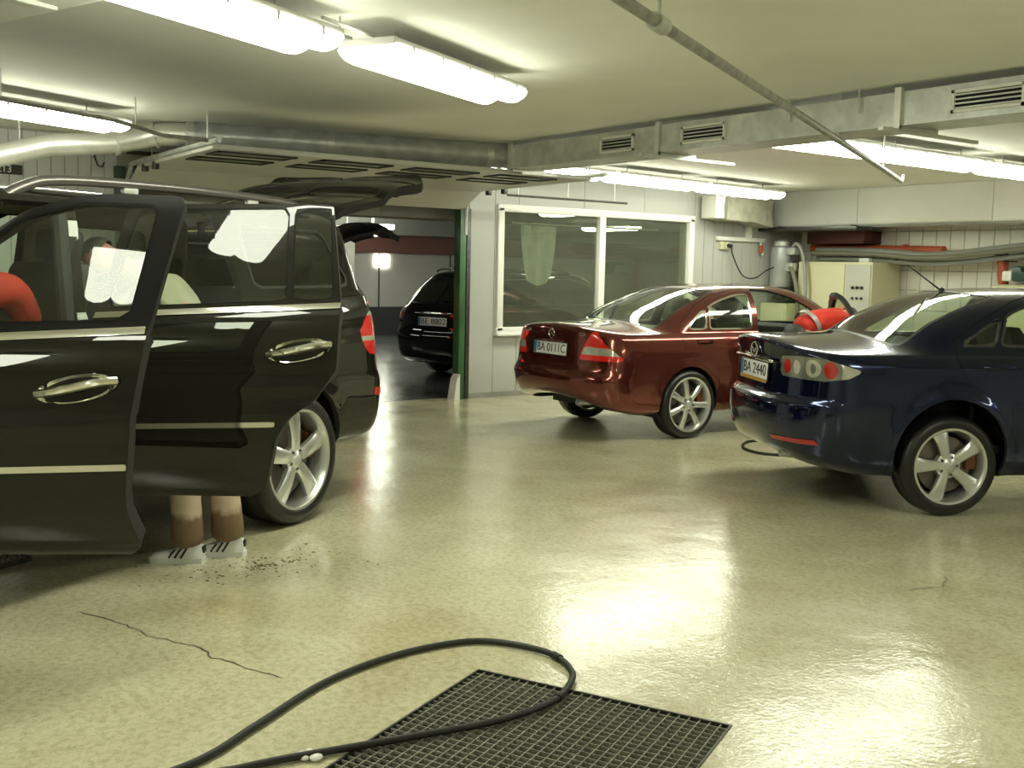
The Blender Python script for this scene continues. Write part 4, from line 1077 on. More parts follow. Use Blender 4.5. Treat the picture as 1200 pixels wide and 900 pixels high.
def fair(polys):
    """lay a side pane on one smooth quadratic sheet"""
    A = np.concatenate(polys); x, y, z = A[:, 0], A[:, 1], A[:, 2]
    Q = np.stack([np.ones_like(x), x, z, x*x, x*z, z*z], 1); c = np.linalg.lstsq(Q, y, rcond=None)[0]
    out = []
    for p in polys:
        p = p.copy(); x, z = p[:, 0], p[:, 2]
        p[:, 1] = np.stack([np.ones_like(x), x, z, x*x, x*z, z*z], 1) @ c
        s_ = 1 if c[0]+c[2] > 0 else -1
        n = np.stack([-(c[1]+2*c[3]*x+c[4]*z), np.ones_like(x), -(c[2]+c[4]*x+2*c[5]*z)], 1)*s_
        p[:, 5:8] = n/np.linalg.norm(n, axis=1, keepdims=True); out.append(p)
    return out
def glaze(polys, fld, pane_mat, seal_mat, parent, origin=(0, 0, 0), seal=.016, name='window_pane', sealname='window_seal', off=-.006):
    """a window cut from polys: pane plus a seal strip round it; returns what is left"""
    ins, outs = clip(polys, fld)
    pn, ring = clip(ins, fld, -seal)
    if pn and name in ('window_pane', 'side_window'): pn = fair(pn)
    shell(name, pn, pane_mat, parent, 0, off, origin); shell(sealname, ring, seal_mat, parent, .010, -.001, origin)
    return outs

def make_door(car, name, poly, win, sd, hinge_x, angle, pane_mat, seal_mat, inner, belt, r=.05, frame_mat=None, th=.085, quarter=None, trims=(), handle=None, win_r=.04, seal_w=.016):
    ps = car.take(side_dom(sd), pf(poly, r))
    hy = car.side_pt(hinge_x, .7, sd)[1]-sd*.03 if angle else 0
    org = (hinge_x, hy, 0.) if angle else (0, 0, 0)
    low, up = clip(ps, lambda V: V[:, 2]-belt(V[:, 0]))
    d = shell(name, low, car.p, car.root, th if angle else .03, 0, org, inner)
    d.location = org
    up = glaze(up, pf(win, win_r), pane_mat, seal_mat, d, org, seal_w)
    if quarter: up = glaze(up, pf(quarter, .02), pane_mat, seal_mat, d, org, seal_w)
    w = shell('window_frame', up, frame_mat or car.p, d, .04 if angle else .02, 0, org, inner)
    for (z0, sl, x0, xa, xb, hw, mt) in trims:
        zf = lambda V: np.maximum(np.abs(V[:, 2]-(z0+sl*(V[:, 0]-x0)))-hw, np.maximum(xa-V[:, 0], V[:, 0]-xb))
        b_, _ = clip(refine(ps, 4), zf); shell('trim_strip', b_, mt, d, .012, .007, org)
    if handle:
        hx, hz, kind = handle; v = car.side_pt(hx, hz, sd); c = Vector(v[:3])-Vector(org)
        (bowl_handle if kind == 'bowl' else bar_handle)(*((d, c, sd) if kind == 'bowl' else (d, c, sd, M['chrome'] if kind == 'chrome' else car.p)))
    for o in d.children:
        if o.data.name.startswith(('window', 'trim')): o.location = (0, 0, 0)
    if angle: d.rotation_euler = (0, 0, -sd*angle)
    return d

def finish_car(car, arches, wheels, floor_z, xr, xf, w):
    for (x, z, R, sd) in arches:
        for k in (sd,):
            a, b = sel(car.rest, lambda c: (c[:, 1]*k > .35) & (c[:, 2] < z+R+.1))
            _, o = clip(a, lambda V: R-np.hypot(V[:, 0]-x, V[:, 2]-z) if False else np.hypot(V[:, 0]-x, V[:, 2]-z)-R)
            car.rest = b+o
    shell('body_shell', car.rest, car.p, car.root, .022, 0, m_in=M['shellin'])
def wheel_cut(car, x, z, R):
    """cut the wheel openings out of the skin"""
    for sd in (-1, 1):
        a, b = sel(car.rest, lambda c: (c[:, 1]*sd > .35) & (c[:, 2] < z+R+.1))
        _, o = clip(a, lambda V: np.hypot(V[:, 0]-x, V[:, 2]-z)-R); car.rest = b+o

# ---------------------------------------------------------------- saloons
def saloon(kind, label, spec, pose, pnt, L):
    root = thing('car', label, 'car', (pose[0], pose[1], 0), PI/2-pose[2])
    car = Car(make_surf(spec), root, pnt); wb = L['wb']
    for x in (0, wb): wheel_cut(car, x, L['arch'][0], L['arch'][1])
    for sd in (-1, 1):
        for x in (0, wb): arch_liner(root, x, L['arch'][0], L['arch'][1], sd*L['liner_y'])
    # tail lamps
    for sg in (1, -1):
        dom = lambda c: (c[:, 0] < .2) & (c[:, 3]*sg > 0) & (c[:, 4] < 9)
        ps = car.take(dom, qz(L['lamp'], .012, sg), .002)
        rest = refine(ps, 4); kids = []
        for (poly, mt, nm) in L['lamp_bits']:
            i, rest = clip(rest, qz(poly, .008, sg)); kids.append((i, mt, nm))
        o = shell('tail_lamp', rest, L['lamp_mat'], root, .02, .003)
        for (i, mt, nm) in kids: shell(nm, i, mt, o, .02, .004)
    # bumper, boot lid
    bp = car.take(lambda c: (c[:, 0] < .1) & (c[:, 4] < L['tb']+.5), lambda V: np.maximum(V[:, 4]-L['tb'], V[:, 0]-L['bump_x']), .0025)
    shell('rear_bumper', bp, pnt, root, .02, 0, m_in=M['shellin'])
    yl = lambda t: np.interp(t, L['lid'][0], L['lid'][1])
    lid = car.take(lambda c: (c[:, 0] < L['lid_x']+.05) & (c[:, 4] > L['tb']-.5) & (c[:, 4] < 9), lambda V: np.maximum(np.maximum(np.abs(V[:, 1])-yl(V[:, 4]), L['tb']+.05-V[:, 4]), V[:, 4]-8.92), .0025)
    shell('boot_lid', lid, pnt, root, .02, 0, m_in=M['shellin'])
    # rear and front screens
    yg = lambda t: np.interp(t, L['scr'][0], L['scr'][1])
    for nm, dom, t0, t1, yk in (('rear_window', lambda c: (c[:, 0] < 1.2) & (c[:, 4] > 8.9), 9.06, L['scr_top'], 1.), ('windscreen', lambda c: (c[:, 0] > 1.2) & (c[:, 4] > 8.9), 9.06, 11.9, 1.04)):
        f = lambda V: np.maximum(np.maximum(np.abs(V[:, 1])-yg(V[:, 4])*yk, (t0-V[:, 4])*.2), (V[:, 4]-t1)*.2)
        ps = car.take(dom, f, 0)
        pn, ring = clip(ps, f, -.020)
        o = shell(nm, pn, M['glass'], root, 0, -.004); shell('screen_seal', ring, M['black'], o, .012, -.001)
    # doors
    belt = lambda x: L['belt'][0]+L['belt'][1]*x
    for sd in (-1, 1):
        op = L['open'].get(('f', sd), 0)
        make_door(car, 'rear_door', L['rdoor'], L['rwin'], sd, 0, 0, M['glass'], L['seal'], M['shellin'], belt, quarter=L.get('rquarter'), handle=L['rhandle'], win_r=.02)
        make_door(car, 'front_door', L['fdoor'], L['fwin'], sd, L['hinge'], op, M['glass'], L['seal'], M['seat_grey'] if op else M['shellin'], belt, handle=L['fhandle'], win_r=.02, th=.07)
    # bonnet and front lamps
    bn = car.take(lambda c: (c[:, 0] > 2.2) & (c[:, 4] > 6.5) & (c[:, 4] < 9), lambda V: np.maximum(np.maximum(np.abs(V[:, 1])-np.interp(V[:, 4], [6.5, 9], [.55, .68]), 7-V[:, 4]), V[:, 4]-8.9), .0025)
    shell('bonnet', bn, pnt, root, .02)
    for sg in (1, -1):
        ps = car.take(lambda c: (c[:, 0] > 2.6) & (c[:, 1]*sg > 0), ayz([(.36, .62), (.40, .74), (.62, .76), (.78, .72), (.76, .62)], .03), .002); shell('head_lamp', ps, M['lens_clear'], root, .02)
    ps = car.take(lambda c: (c[:, 0] > 3.0), ayz([(-.3, .52), (-.3, .72), (.30, .72), (.30, .52)], .02), .002); shell('grille', ps, M['black'], root, .02)
    shell('body_shell', car.rest, pnt, root, .022, 0, m_in=M['shellin'])
    for x in (0, wb):
        for sd in (-1, 1): wheel(root, x, sd*L['track'], *L['wheel'], rot=L['wrot'])
    cabin(root, 2.05, .80, L['fz']+.12, L['seat_z'], 1.30, .58, L['seat_mat'], belt=belt(2)-.0)
    q = MB(); q.box((1.45, 0, L['fz']+.03), (3.9, 1.24, .10)); q.build('underbody', M['black'], root)
    q = MB(); q.rbox((-.03, 0, belt(0)-.035), (.62, 1.25, .03), .01); q.box((.25, 0, belt(0)-.35), (.03, 1.3, .6)); q.build('parcel_shelf', M['trim'], root)
    q = MB(); q.tube([(-.70, -.42, L['ez']), (-.96, -.42, L['ez'])], .030, 14, cap=False); q.tube([(-.72, -.42, L['ez']), (-.3, -.3, L['fz']+.06)], .024, 10); q.build('exhaust_pipe', M['galv'], root)
    for sd in (-1, 1):
        if L['open'].get(('f', sd), 0): continue
        v = car.side_pt(2.02, belt(2)+.03, sd)
        q = MB(); q.rbox((v[0]-.02, v[1]+sd*.11, v[2]+.05), (.10, .20, .13), .04); q.cyl((v[0], v[1]-sd*.02, v[2]), (v[0], v[1]+sd*.05, v[2]+.01), .03, 8); q.build('side_mirror', pnt, root)
    return root, car

LC = dict(wb=2.715, arch=(.325, .345), liner_y=.80, track=.755, wheel=(.317, .250, .225, 7, (.050, .048, .014), 'seven'), wrot=.15,
  lamp=[(.415, .722), (.50, .90), (.545, .985), (.60, .975), (.70, .87), (.905, .735), (.88, .722)],
  lamp_bits=[([(.455, .775), (.485, .845), (.79, .835), (.85, .775)], M['lens_clear'], 'clear_strip'), ([(.50, .785), (.51, .83), (.57, .83), (.57, .785)], M['lens_red'], 'red_bulb')], lamp_mat=M['lens_red'],
  tb=4.95, bump_x=-.36, lid=([5, 6, 7, 9], [.44, .50, .60, .66]), lid_x=-.2, scr=([9, 12], [.635, .485]), scr_top=11.85, belt=(.985, -.004),
  open={('f', -1): math.radians(56)}, hinge=1.98,
  rdoor=[(.905, .29), (.905, .975), (.97, 1.37), (.74, 1.362), (.48, 1.315), (.22, 1.215), (-.02, 1.065), (-.07, .99), (-.07, .80), (.12, .69), (.36, .52), (.42, .29)],
  fdoor=[(.925, .29), (.925, .975), (.99, 1.375), (1.25, 1.365), (1.5, 1.30), (1.72, 1.20), (2.02, 1.02), (2.02, .29)],
  rwin=[(.86, .995), (.92, 1.335), (.74, 1.325), (.52, 1.275), (.345, 1.215), (.30, .995)], rquarter=[(.275, .995), (.31, 1.195), (.2, 1.145), (.06, 1.045), (.05, .995)],
  fwin=[(.97, .995), (1.035, 1.340), (1.25, 1.325), (1.47, 1.265), (1.68, 1.175), (1.90, 1.035), (1.90, .995)],
  seal=M['chrome'], rhandle=(.20, .89, 'bar'), fhandle=(1.12, .89, 'bar'), fz=.24, ez=.335, seat_z=.50, seat_mat=M['seat_grey'])
r_c, car_c = saloon('maroon', 'dark red saloon car with open front door parked by the booth window', SEDAN_C, POSE['C'], M['p_maroon'], LC)
plate(car_c, .80, 'BA 0111C', push=.010)
v = car_c.rear_pt(0, .935); star(r_c, (v[0]-.012, 0, .935), .042, M['chrome'])
rear_text(car_c, 'C 220', .045, .44, .945, M['chrome']); rear_text(car_c, 'CDI', .045, -.44, .945, M['chrome'])
q = MB(); q.rbox((-1.0, 0, .872), (.03, .50, .022), .008); lab(q.build('boot_handle', M['p_maroon'], r_c), 'dark bar above the plate')
LM = dict(wb=2.675, arch=(.385, .375), liner_y=.82, track=.775, wheel=(.326, .243, .215, 5, (.056, .080, .030), 'five'), wrot=.30,
  lamp=LAMP_M, lamp_bits=LAMP_M_BITS, lamp_mat=M['lens_silver'],
  tb=4.7, bump_x=-.40, lid=([4.9, 6, 7, 9], [.40, .46, .58, .66]), lid_x=-.15, scr=([9, 12], [.645, .49]), scr_top=11.8, belt=(1.075, -.010), open={}, hinge=1.98,
  rdoor=[(.92, .35), (.92, 1.06), (1.0, 1.455), (.80, 1.45), (.5, 1.375), (.25, 1.26), (.05, 1.14), (.03, .95), (.12, .83), (.30, .67), (.43, .50), (.46, .35)],
  fdoor=[(.94, .35), (.94, 1.06), (1.02, 1.46), (1.28, 1.445), (1.5, 1.38), (1.75, 1.255), (2.05, 1.09), (2.05, .35)],
  rwin=[(.87, 1.085), (.945, 1.425), (.80, 1.415), (.55, 1.35), (.415, 1.29), (.345, 1.085)], rquarter=[(.322, 1.085), (.388, 1.278), (.26, 1.215), (.09, 1.105), (.09, 1.085)],
  fwin=[(.99, 1.085), (1.06, 1.425), (1.28, 1.405), (1.5, 1.335), (1.72, 1.225), (1.96, 1.10), (1.96, 1.085)],
  seal=M['steel'], rhandle=(.30, .965, 'bar'), fhandle=(1.18, .965, 'bar'), fz=.30, ez=.34, seat_z=.58, seat_mat=M['seat'])
r_m, car_m = saloon('navy', 'dark navy blue saloon car at right with clear tail lamps and roof aerial', SEDAN_M, POSE['M'], M['p_navy'], LM)
plate(car_m, .865, 'BA 2440', push=.012, frame=True)
v = car_m.rear_pt(0, 1.00)
q = MB(); q.tube([(0, .062*math.cos(2*PI*k/28), .047*math.sin(2*PI*k/28)) for k in range(28)], .006, 8, closed=True)
q.tube(spline([(0, .058, .014), (0, .03, .010), (0, .0, -.020), (0, -.03, .010), (0, -.058, .014)], 6), .005, 6); q.build('emblem', M['chrome'], r_m, (v[0]-.012, 0, 1.00))
q = MB(); q.rbox((v[0]-.010, 0, .945), (.028, .72, .026), .009); lab(q.build('boot_strip', M['chrome'], r_m), 'chrome bar above the plate')
for sg in (-1, 1):
    i_, _ = sel(car_m.S.polys(), lambda c: (c[:, 0] < -.4) & (c[:, 1]*sg > 0) & (c[:, 4] < 5))
    i_, _ = clip(refine(i_, 4), qz([(.40, .435), (.40, .462), (.78, .470), (.80, .440)], .006, 1 if sg < 0 else -1)); lab(shell('rear_reflector', i_, M['lens_redd'], r_m, .008, .006), 'red bumper reflector')
q = MB(); q.tube([(.34, .0, 1.430), (.07, .0, 1.61)], [.007, .003], 8); q.lathe([(0, -.02), (.022, -.015), (.018, .02), (0, .03)], (.34, 0, 1.428), 'z', 12); lab(q.build('roof_aerial', M['black'], r_m), 'short black roof aerial')
q = MB(); 
# ---------------------------------------------------------------- the black off-roader with two doors and the tailgate open
r_s = thing('car', 'big black off-road car with two open doors and raised tailgate at left', 'car', (POSE['S'][0], POSE['S'][1], 0), PI/2-POSE['S'][2])
car_s = Car(make_surf(SUV), r_s, M['p_black'])
for x in (0, 3.075): wheel_cut(car_s, x, .40, .44)
for sd in (-1, 1):
    for x in (0, 3.075): arch_liner(r_s, x, .40, .44, sd*.86)
for sg in (1, -1):
    ps = car_s.take(lambda c: (c[:, 0] < -.2) & (c[:, 3]*sg > 0), qz([(.74, .99), (.75, 1.20), (.98, 1.235), (1.05, 1.20), (1.165, 1.10), (1.12, 1.0), (1.08, .955), (.9, .955)], .015, sg), .002)
    ps = refine(ps, 4); i1, rest = clip(ps, qz([(.70, 1.045), (.70, 1.075), (1.3, 1.075), (1.3, 1.045)], .003, sg))
    i2, rest = clip(rest, qz([(.70, 1.205), (.70, 1.3), (1.3, 1.3), (1.3, 1.205)], .003, sg))
    o = shell('tail_lamp', rest, M['lens_red'], r_s, .02, .004)
    shell('clear_strip', i1, M['lens_clear'], o, .02, .004); shell('clear_strip', i2, M['lens_clear'], o, .02, .004)
SB = lambda x: 1.275-.06*(x-1.5)
FD = [(1.60, .42), (1.667, .62), (1.64, .95), (1.59, 1.26), (1.475, 1.775), (1.85, 1.775), (2.1, 1.70), (2.66, 1.28), (2.64, 1.15), (2.60, .42)]
FW = [(1.660, 1.295), (1.572, 1.737), (1.86, 1.738), (2.08, 1.675), (2.555, 1.315), (2.555, 1.268)]
RD = [(1.545, .45), (1.60, .65), (1.575, .95), (1.53, 1.26), (1.42, 1.79), (.47, 1.81), (.41, 1.35), (.42, 1.05), (.51, .91), (.625, .83), (.69, .74), (.735, .52), (.76, .45)]
RW = [(1.475, 1.305), (1.375, 1.765), (.672, 1.785), (.660, 1.350)]
RQ = [(.640, 1.352), (.650, 1.785), (.478, 1.79), (.445, 1.362)]
A60 = math.radians(60)
for sd in (1, -1):
    a = A60 if sd > 0 else 0
    inner = M['trim_beige'] if sd > 0 else M['shellin']
    make_door(car_s, 'front_door', FD, FW, sd, 2.60, a, M['glass_clear'], M['seal'], inner, SB, r=.03, frame_mat=M['pillar'], th=.09,
              trims=[(1.272, -.06, 1.5, 1.60, 2.60, .013, M['chrome']), (.772, -.03, 1.5, 1.66, 2.6, .012, M['chrome'])], handle=(1.825, 1.05, 'bowl'), win_r=.03, seal_w=.010)
    make_door(car_s, 'rear_door', RD, RW, sd, 1.50, math.radians(64) if sd > 0 else 0, M['glass'], M['seal'], inner, SB, r=.03, frame_mat=M['p_black'], th=.09, quarter=RQ,
              trims=[(1.272, -.06, 1.5, .41, 1.53, .013, M['chrome']), (.772, -.03, 1.5, .70, 1.59, .012, M['chrome'])], handle=(.60, 1.135, 'bowl'), win_r=.02, seal_w=.008)
    car_s.rest = glaze(car_s.rest, lambda V, s_=sd: np.maximum(pf([(.30, 1.38), (.31, 1.745), (-.50, 1.735), (-.66, 1.42), (-.60, 1.385)], .04)(V), .55-V[:, 1]*s_), M['glass_dark'], M['black'], r_s, name='side_window', sealname='side_window_seal')
# tailgate
HX, HZ = -.82, 1.868
gp = car_s.take(lambda c: (c[:, 0] < -.4) & (c[:, 4] > 2.8), ayz([(0, .78), (.66, .78), (.715, .86), (.70, 1.25), (.605, 1.80), (.55, 1.855), (0, 1.862)], .03), .004)
g_lo, g_up = clip(gp, lambda V: V[:, 2]-1.20)
gate = shell('tailgate', g_lo, M['p_black'], r_s, .07, 0, (HX, 0, HZ), M['trim'])
g_up = glaze(g_up, ayz([(0, 1.245), (.635, 1.245), (.56, 1.72), (0, 1.76)], .04), M['glass_dark'], M['black'], gate, (HX, 0, HZ), name='rear_window', sealname='window_seal')
shell('gate_frame', g_up, M['p_black'], gate, .05, 0, (HX, 0, HZ), M['trim'])
for o in gate.children:
    if o.name.split('.')[0] != 'gate_handle': o.location = (0, 0, 0)
gate.rotation_euler = (0, math.radians(95), 0)
bp = car_s.take(lambda c: (c[:, 0] < .1) & (c[:, 4] < 4.5), lambda V: np.maximum(V[:, 4]-3.95, V[:, 0]+.425), .003)
shell('rear_bumper', bp, M['p_black'], r_s, .02, 0, m_in=M['shellin'])
for sg in (-1, 1):
    i_, _ = sel(car_s.S.polys(), lambda c: (c[:, 0] < -.4) & (c[:, 3]*sg > 0) & (c[:, 4] < 4))
    i_, _ = clip(refine(i_, 4), qz([(.74, .685), (.74, .735), (1.075, .735), (1.075, .685)], .008, sg)); lab(shell('rear_reflector', i_, M['lens_red'], r_s, .008, .006), 'red bumper reflector')
yg = lambda V: np.maximum(np.maximum(np.abs(V[:, 1])-np.interp(V[:, 4], [8, 11], [.80, .58]), (8.06-V[:, 4])*.2), (V[:, 4]-10.9)*.2)
ps = car_s.take(lambda c: (c[:, 0] > 1.2) & (c[:, 4] > 7.9), yg, 0); shell('windscreen', ps, M['glass'], r_s, 0, -.004)
bn = car_s.take(lambda c: (c[:, 0] > 2.2) & (c[:, 4] > 5.5) & (c[:, 4] < 8), lambda V: np.maximum(np.maximum(np.abs(V[:, 1])-np.interp(V[:, 4], [5.5, 8], [.70, .78]), 6-V[:, 4]), V[:, 4]-7.9), .003); shell('bonnet', bn, M['p_black'], r_s, .02)
for sg in (1, -1):
    ps = car_s.take(lambda c: (c[:, 0] > 2.8) & (c[:, 1]*sg > 0), ayz([(.50, .80), (.52, .96), (.86, 1.0), (.90, .86), (.80, .80)], .03), .002); shell('head_lamp', ps, M['lens_clear'], r_s, .02)
ps = car_s.take(lambda c: c[:, 0] > 3.0, ayz([(-.4, .62), (-.4, .95), (.42, .95), (.36, .62)], .03), .002); shell('grille', ps, M['alloy_dark'], r_s, .02)
shell('body_shell', car_s.rest, M['p_black'], r_s, .035, 0, m_in=M['trim_beige'])
for x in (0, 3.075):
    for sd in (-1, 1): wheel(r_s, x, sd*.815, .385, .292, .275, 5, (.075, .102, .02), 'five_broad', rot=.05)
for sd in (-1, 1):
    q = MB(); pth = spline([(1.80, sd*.665, 1.765), (1.66, sd*.652, 1.835), (1.45, sd*.645, 1.882), (.84, sd*.642, 1.902), (.2, sd*.642, 1.902), (-.25, sd*.640, 1.892), (-.42, sd*.640, 1.862), (-.50, sd*.635, 1.835)], 6)
    q.tube(pth, .025, 12); rail = q.build('roof_rail', M['rail'], r_s)
    for x in (.05, 1.0): q = MB(); q.rbox((x, sd*.642, 1.875), (.10, .03, .05), .01); q.build('rail_foot', M['galv'], rail)
cabin(r_s, 2.40, .85, .52, .80, 1.55, .42, M['seat'], belt=1.22, bk=.12)
q = MB(); q.box((1.35, 0, .43), (4.4, 1.4, .12)); q.build('underbody', M['black'], r_s)
for sd in (-1, 1): q = MB(); q.rbox((1.53, sd*.80, .52), (2.05, .14, .10), .03); q.build('door_sill', M['black'], r_s)
for sd in (-1, 1): q = MB(); q.tube([(1.60, sd*.86, .50), (1.60, sd*.85, 1.25), (1.50, sd*.70, 1.76)], [.045, .04, .035], 10); q.build('door_pillar', M['trim'], r_s)
q = MB(); q.rbox((-.55, 0, .80), (.85, 1.3, .05), .01); q.build('boot_floor', M['trim'], r_s)
q = MB(); q.tube([(-.8, -.6, .36), (-1.1, -.6, .36)], .04, 14, cap=False); q.build('exhaust_pipe', M['galv'], r_s)
plate(car_s, .60, 'CA 4410', push=.012)

# ---------------------------------------------------------------- the cars beyond the garage opening
def estate(label, loc, rz, open_gate, text, zs=1.0):
    root = thing('car', label, 'car', loc, rz)
    car = Car(make_surf(WAGON), root, M['p_black2'])
    for x in (0, 2.75): wheel_cut(car, x, .335, .35)
    for sd in (-1, 1):
        for x in (0, 2.75): arch_liner(root, x, .335, .35, sd*.80); wheel(root, x, sd*.76, .32, .225, .215, 7, (.040, .038, .012), 'seven', detail=False)
    for sg in (1, -1):
        ps = car.take(lambda c: (c[:, 0] < .1) & (c[:, 3]*sg > 0), qz([(.58, .80), (.60, .98), (.80, 1.06), (.97, 1.02), (1.02, .86), (.9, .80)], .015, sg), .002)
        a, b = clip(refine(ps, 3), qz([(.5, .80), (.5, .90), (1.1, .90), (1.1, .80)], .003, sg))
        o = shell('tail_lamp', b, M['lens_clear'], root, .02, .004); shell('brake_light', a, M['lens_lit'] if sg > 0 or zs != 1 else M['lens_redd'], o, .02, .004)
    sp_ = [(0, .68), (.60, .68), (.62, 1.03), (.50, 1.42), (0, 1.44)]
    gp = car.take(lambda c: (c[:, 0] < .1) & (c[:, 4] > 3.8), ayz(sp_, .03), .003)
    hg = (-.50, 0, 1.455) if open_gate else (0, 0, 0)
    lo_, up_ = clip(gp, lambda V: V[:, 2]-1.0)
    g_ = shell('tailgate', lo_, M['p_black2'], root, .05, 0, hg, M['trim']); g_.location = hg
    up_ = glaze(up_, ayz([(0, 1.03), (.57, 1.03), (.47, 1.37), (0, 1.39)], .03), M['glass_dark'], M['black'], g_, hg, name='rear_window')
    shell('gate_frame', up_, M['p_black2'], g_, .04, 0, hg, M['trim'])
    for o in g_.children: o.location = (0, 0, 0)
    if open_gate: g_.rotation_euler = (0, open_gate, 0)
    bp = car.take(lambda c: (c[:, 0] < .1) & (c[:, 4] < 4.5), lambda V: np.maximum(V[:, 4]-3.95, V[:, 0]+.38), .003); shell('rear_bumper', bp, M['p_black2'], root, .02)
    for sd in (1, -1):
        car.rest = glaze(car.rest, lambda V, s_=sd: np.maximum(pf([(2.0, 1.03), (1.62, 1.34), (1.3, 1.40), (-.35, 1.38), (-.62, 1.06), (-.60, 1.02)], .04)(V), .4-V[:, 1]*s_), M['glass_dark'], M['chrome'], root, name='side_window', sealname='side_window_seal')
        make_door(car, 'rear_door', [(.92, .30), (.92, .99), (-.02, .99), (-.06, .80), (.12, .69), (.36, .52), (.42, .30)], [(9, 9), (9.1, 9), (9, 9.1)], sd, 0, 0, M['glass'], M['black'], M['shellin'], lambda x: 2+0*x, handle=(.2, .90, 'bar'))
        make_door(car, 'front_door', [(.94, .30), (.94, .99), (2.0, .99), (2.0, .30)], [(9, 9), (9.1, 9), (9, 9.1)], sd, 0, 0, M['glass'], M['black'], M['shellin'], lambda x: 2+0*x, handle=(1.15, .90, 'bar'))
        q = MB(); q.tube(spline([(1.35, sd*.56, 1.44), (1.2, sd*.55, 1.49), (.4, sd*.55, 1.51), (-.2, sd*.55, 1.505), (-.34, sd*.55, 1.46)], 5), .014, 8); q.build('roof_rail', M['chrome'], root)
    ps = car.take(lambda c: (c[:, 0] > 1.2) & (c[:, 4] > 6.9), lambda V: np.maximum(np.maximum(np.abs(V[:, 1])-np.interp(V[:, 4], [7, 10], [.66, .50]), (7.06-V[:, 4])*.2), (V[:, 4]-9.9)*.2), 0); shell('windscreen', ps, M['glass_dark'], root, 0, -.004)
    shell('body_shell', car.rest, M['p_black2'], root, .02, 0, m_in=M['shellin'])
    cabin(root, 2.05, .80, .36, .52, 1.25, .38, M['seat'], belt=1.0)
    q = MB(); q.box((1.3, 0, .26), (4.2, 1.3, .1)); q.build('underbody', M['black'], root)
    if text: plate(car, .80, text, push=.014)
    if not open_gate: q = MB(); q.rbox((-1.0, 0, .905), (.03, .5, .025), .008); q.build('boot_handle', M['chrome'], root)
    if zs != 1:
        root.scale = (1, 1, zs)
        for o in root.children:
            if o.data and o.data.name.startswith('wheel') and 'liner' not in o.name: o.scale = (1, 1, 1/zs); o.location.z = .32/zs
    return root
estate('black estate car with lit tail lamp in the hall beyond the green jamb', (-12.62, 8.46, 0), math.radians(106), 0, 'BE 8802')
estate('dark estate car with raised tailgate standing beyond the black off-roader', (-11.82, 4.95, 0), math.radians(-90), math.radians(62), '', 1.24)
# ================================================================ people
def skin_mesh(name, V, E, R, mt, parent=None, sub=2):
    """one continuous surface grown along a skeleton: V points, E edges, R radii; the first point is the root"""
    me = bpy.data.meshes.new(name); me.from_pydata([tuple(v) for v in V], E, [])
    o = link(name, me, parent)
    sk = o.modifiers.new('skin', 'SKIN'); sk.use_smooth_shade = True; sk.branch_smoothing = .6
    for i, d in enumerate(me.skin_vertices[0].data):
        r = R[i]; d.radius = r if isinstance(r, tuple) else (r, r); d.use_root = (i == 0)
    ss = o.modifiers.new('subd', 'SUBSURF'); ss.levels = sub; ss.render_levels = sub
    bpy.context.view_layer.update()
    dg = bpy.context.evaluated_depsgraph_get(); m2 = bpy.data.meshes.new_from_object(o.evaluated_get(dg))
    o.modifiers.clear(); o.data = m2; m2.name = name; bpy.data.meshes.remove(me)
    m2.materials.clear(); m2.materials.append(mt); m2.shade_smooth()
    return o
class Sk:
    def __init__(s): s.V, s.E, s.R = [], [], []
    def chain(s, pts, start=None):
        """pts: [(point, radius)]; returns the indices"""
        prev = start; ids = []
        for p, r in pts:
            s.V.append(Vector(p)); s.R.append(r); k = len(s.V)-1; ids.append(k)
            if prev is not None: s.E.append((prev, k))
            prev = k
        return ids
def hand(sk, wrist, d, n, side):
    """palm, four unequal bent fingers and a thumb; d points along the hand, n out of its back"""
    d = Vector(d).normalized(); n = Vector(n); n = (n-d*n.dot(d)).normalized(); u = d.cross(n)*side
    w = Vector(sk.V[wrist])
    palm = sk.chain([(w+d*.045, (.034, .018)), (w+d*.085, (.040, .016))], wrist)
    for k, (o, L) in enumerate(((-.030, .068), (-.010, .078), (.010, .074), (.029, .058))):
        b = w+d*.09+u*o
        sk.chain([(b, .0092), (b+d*L*.45-n*.006, .0088), (b+d*L*.78-n*.022, .0080), (b+d*L*.92-n*.040, .0072)], palm[1])
    b = w+d*.035-u*.030
    sk.chain([(b, .011), (b-u*.022+d*.028-n*.008, .0098), (b-u*.030+d*.055-n*.018, .0085)], palm[0])
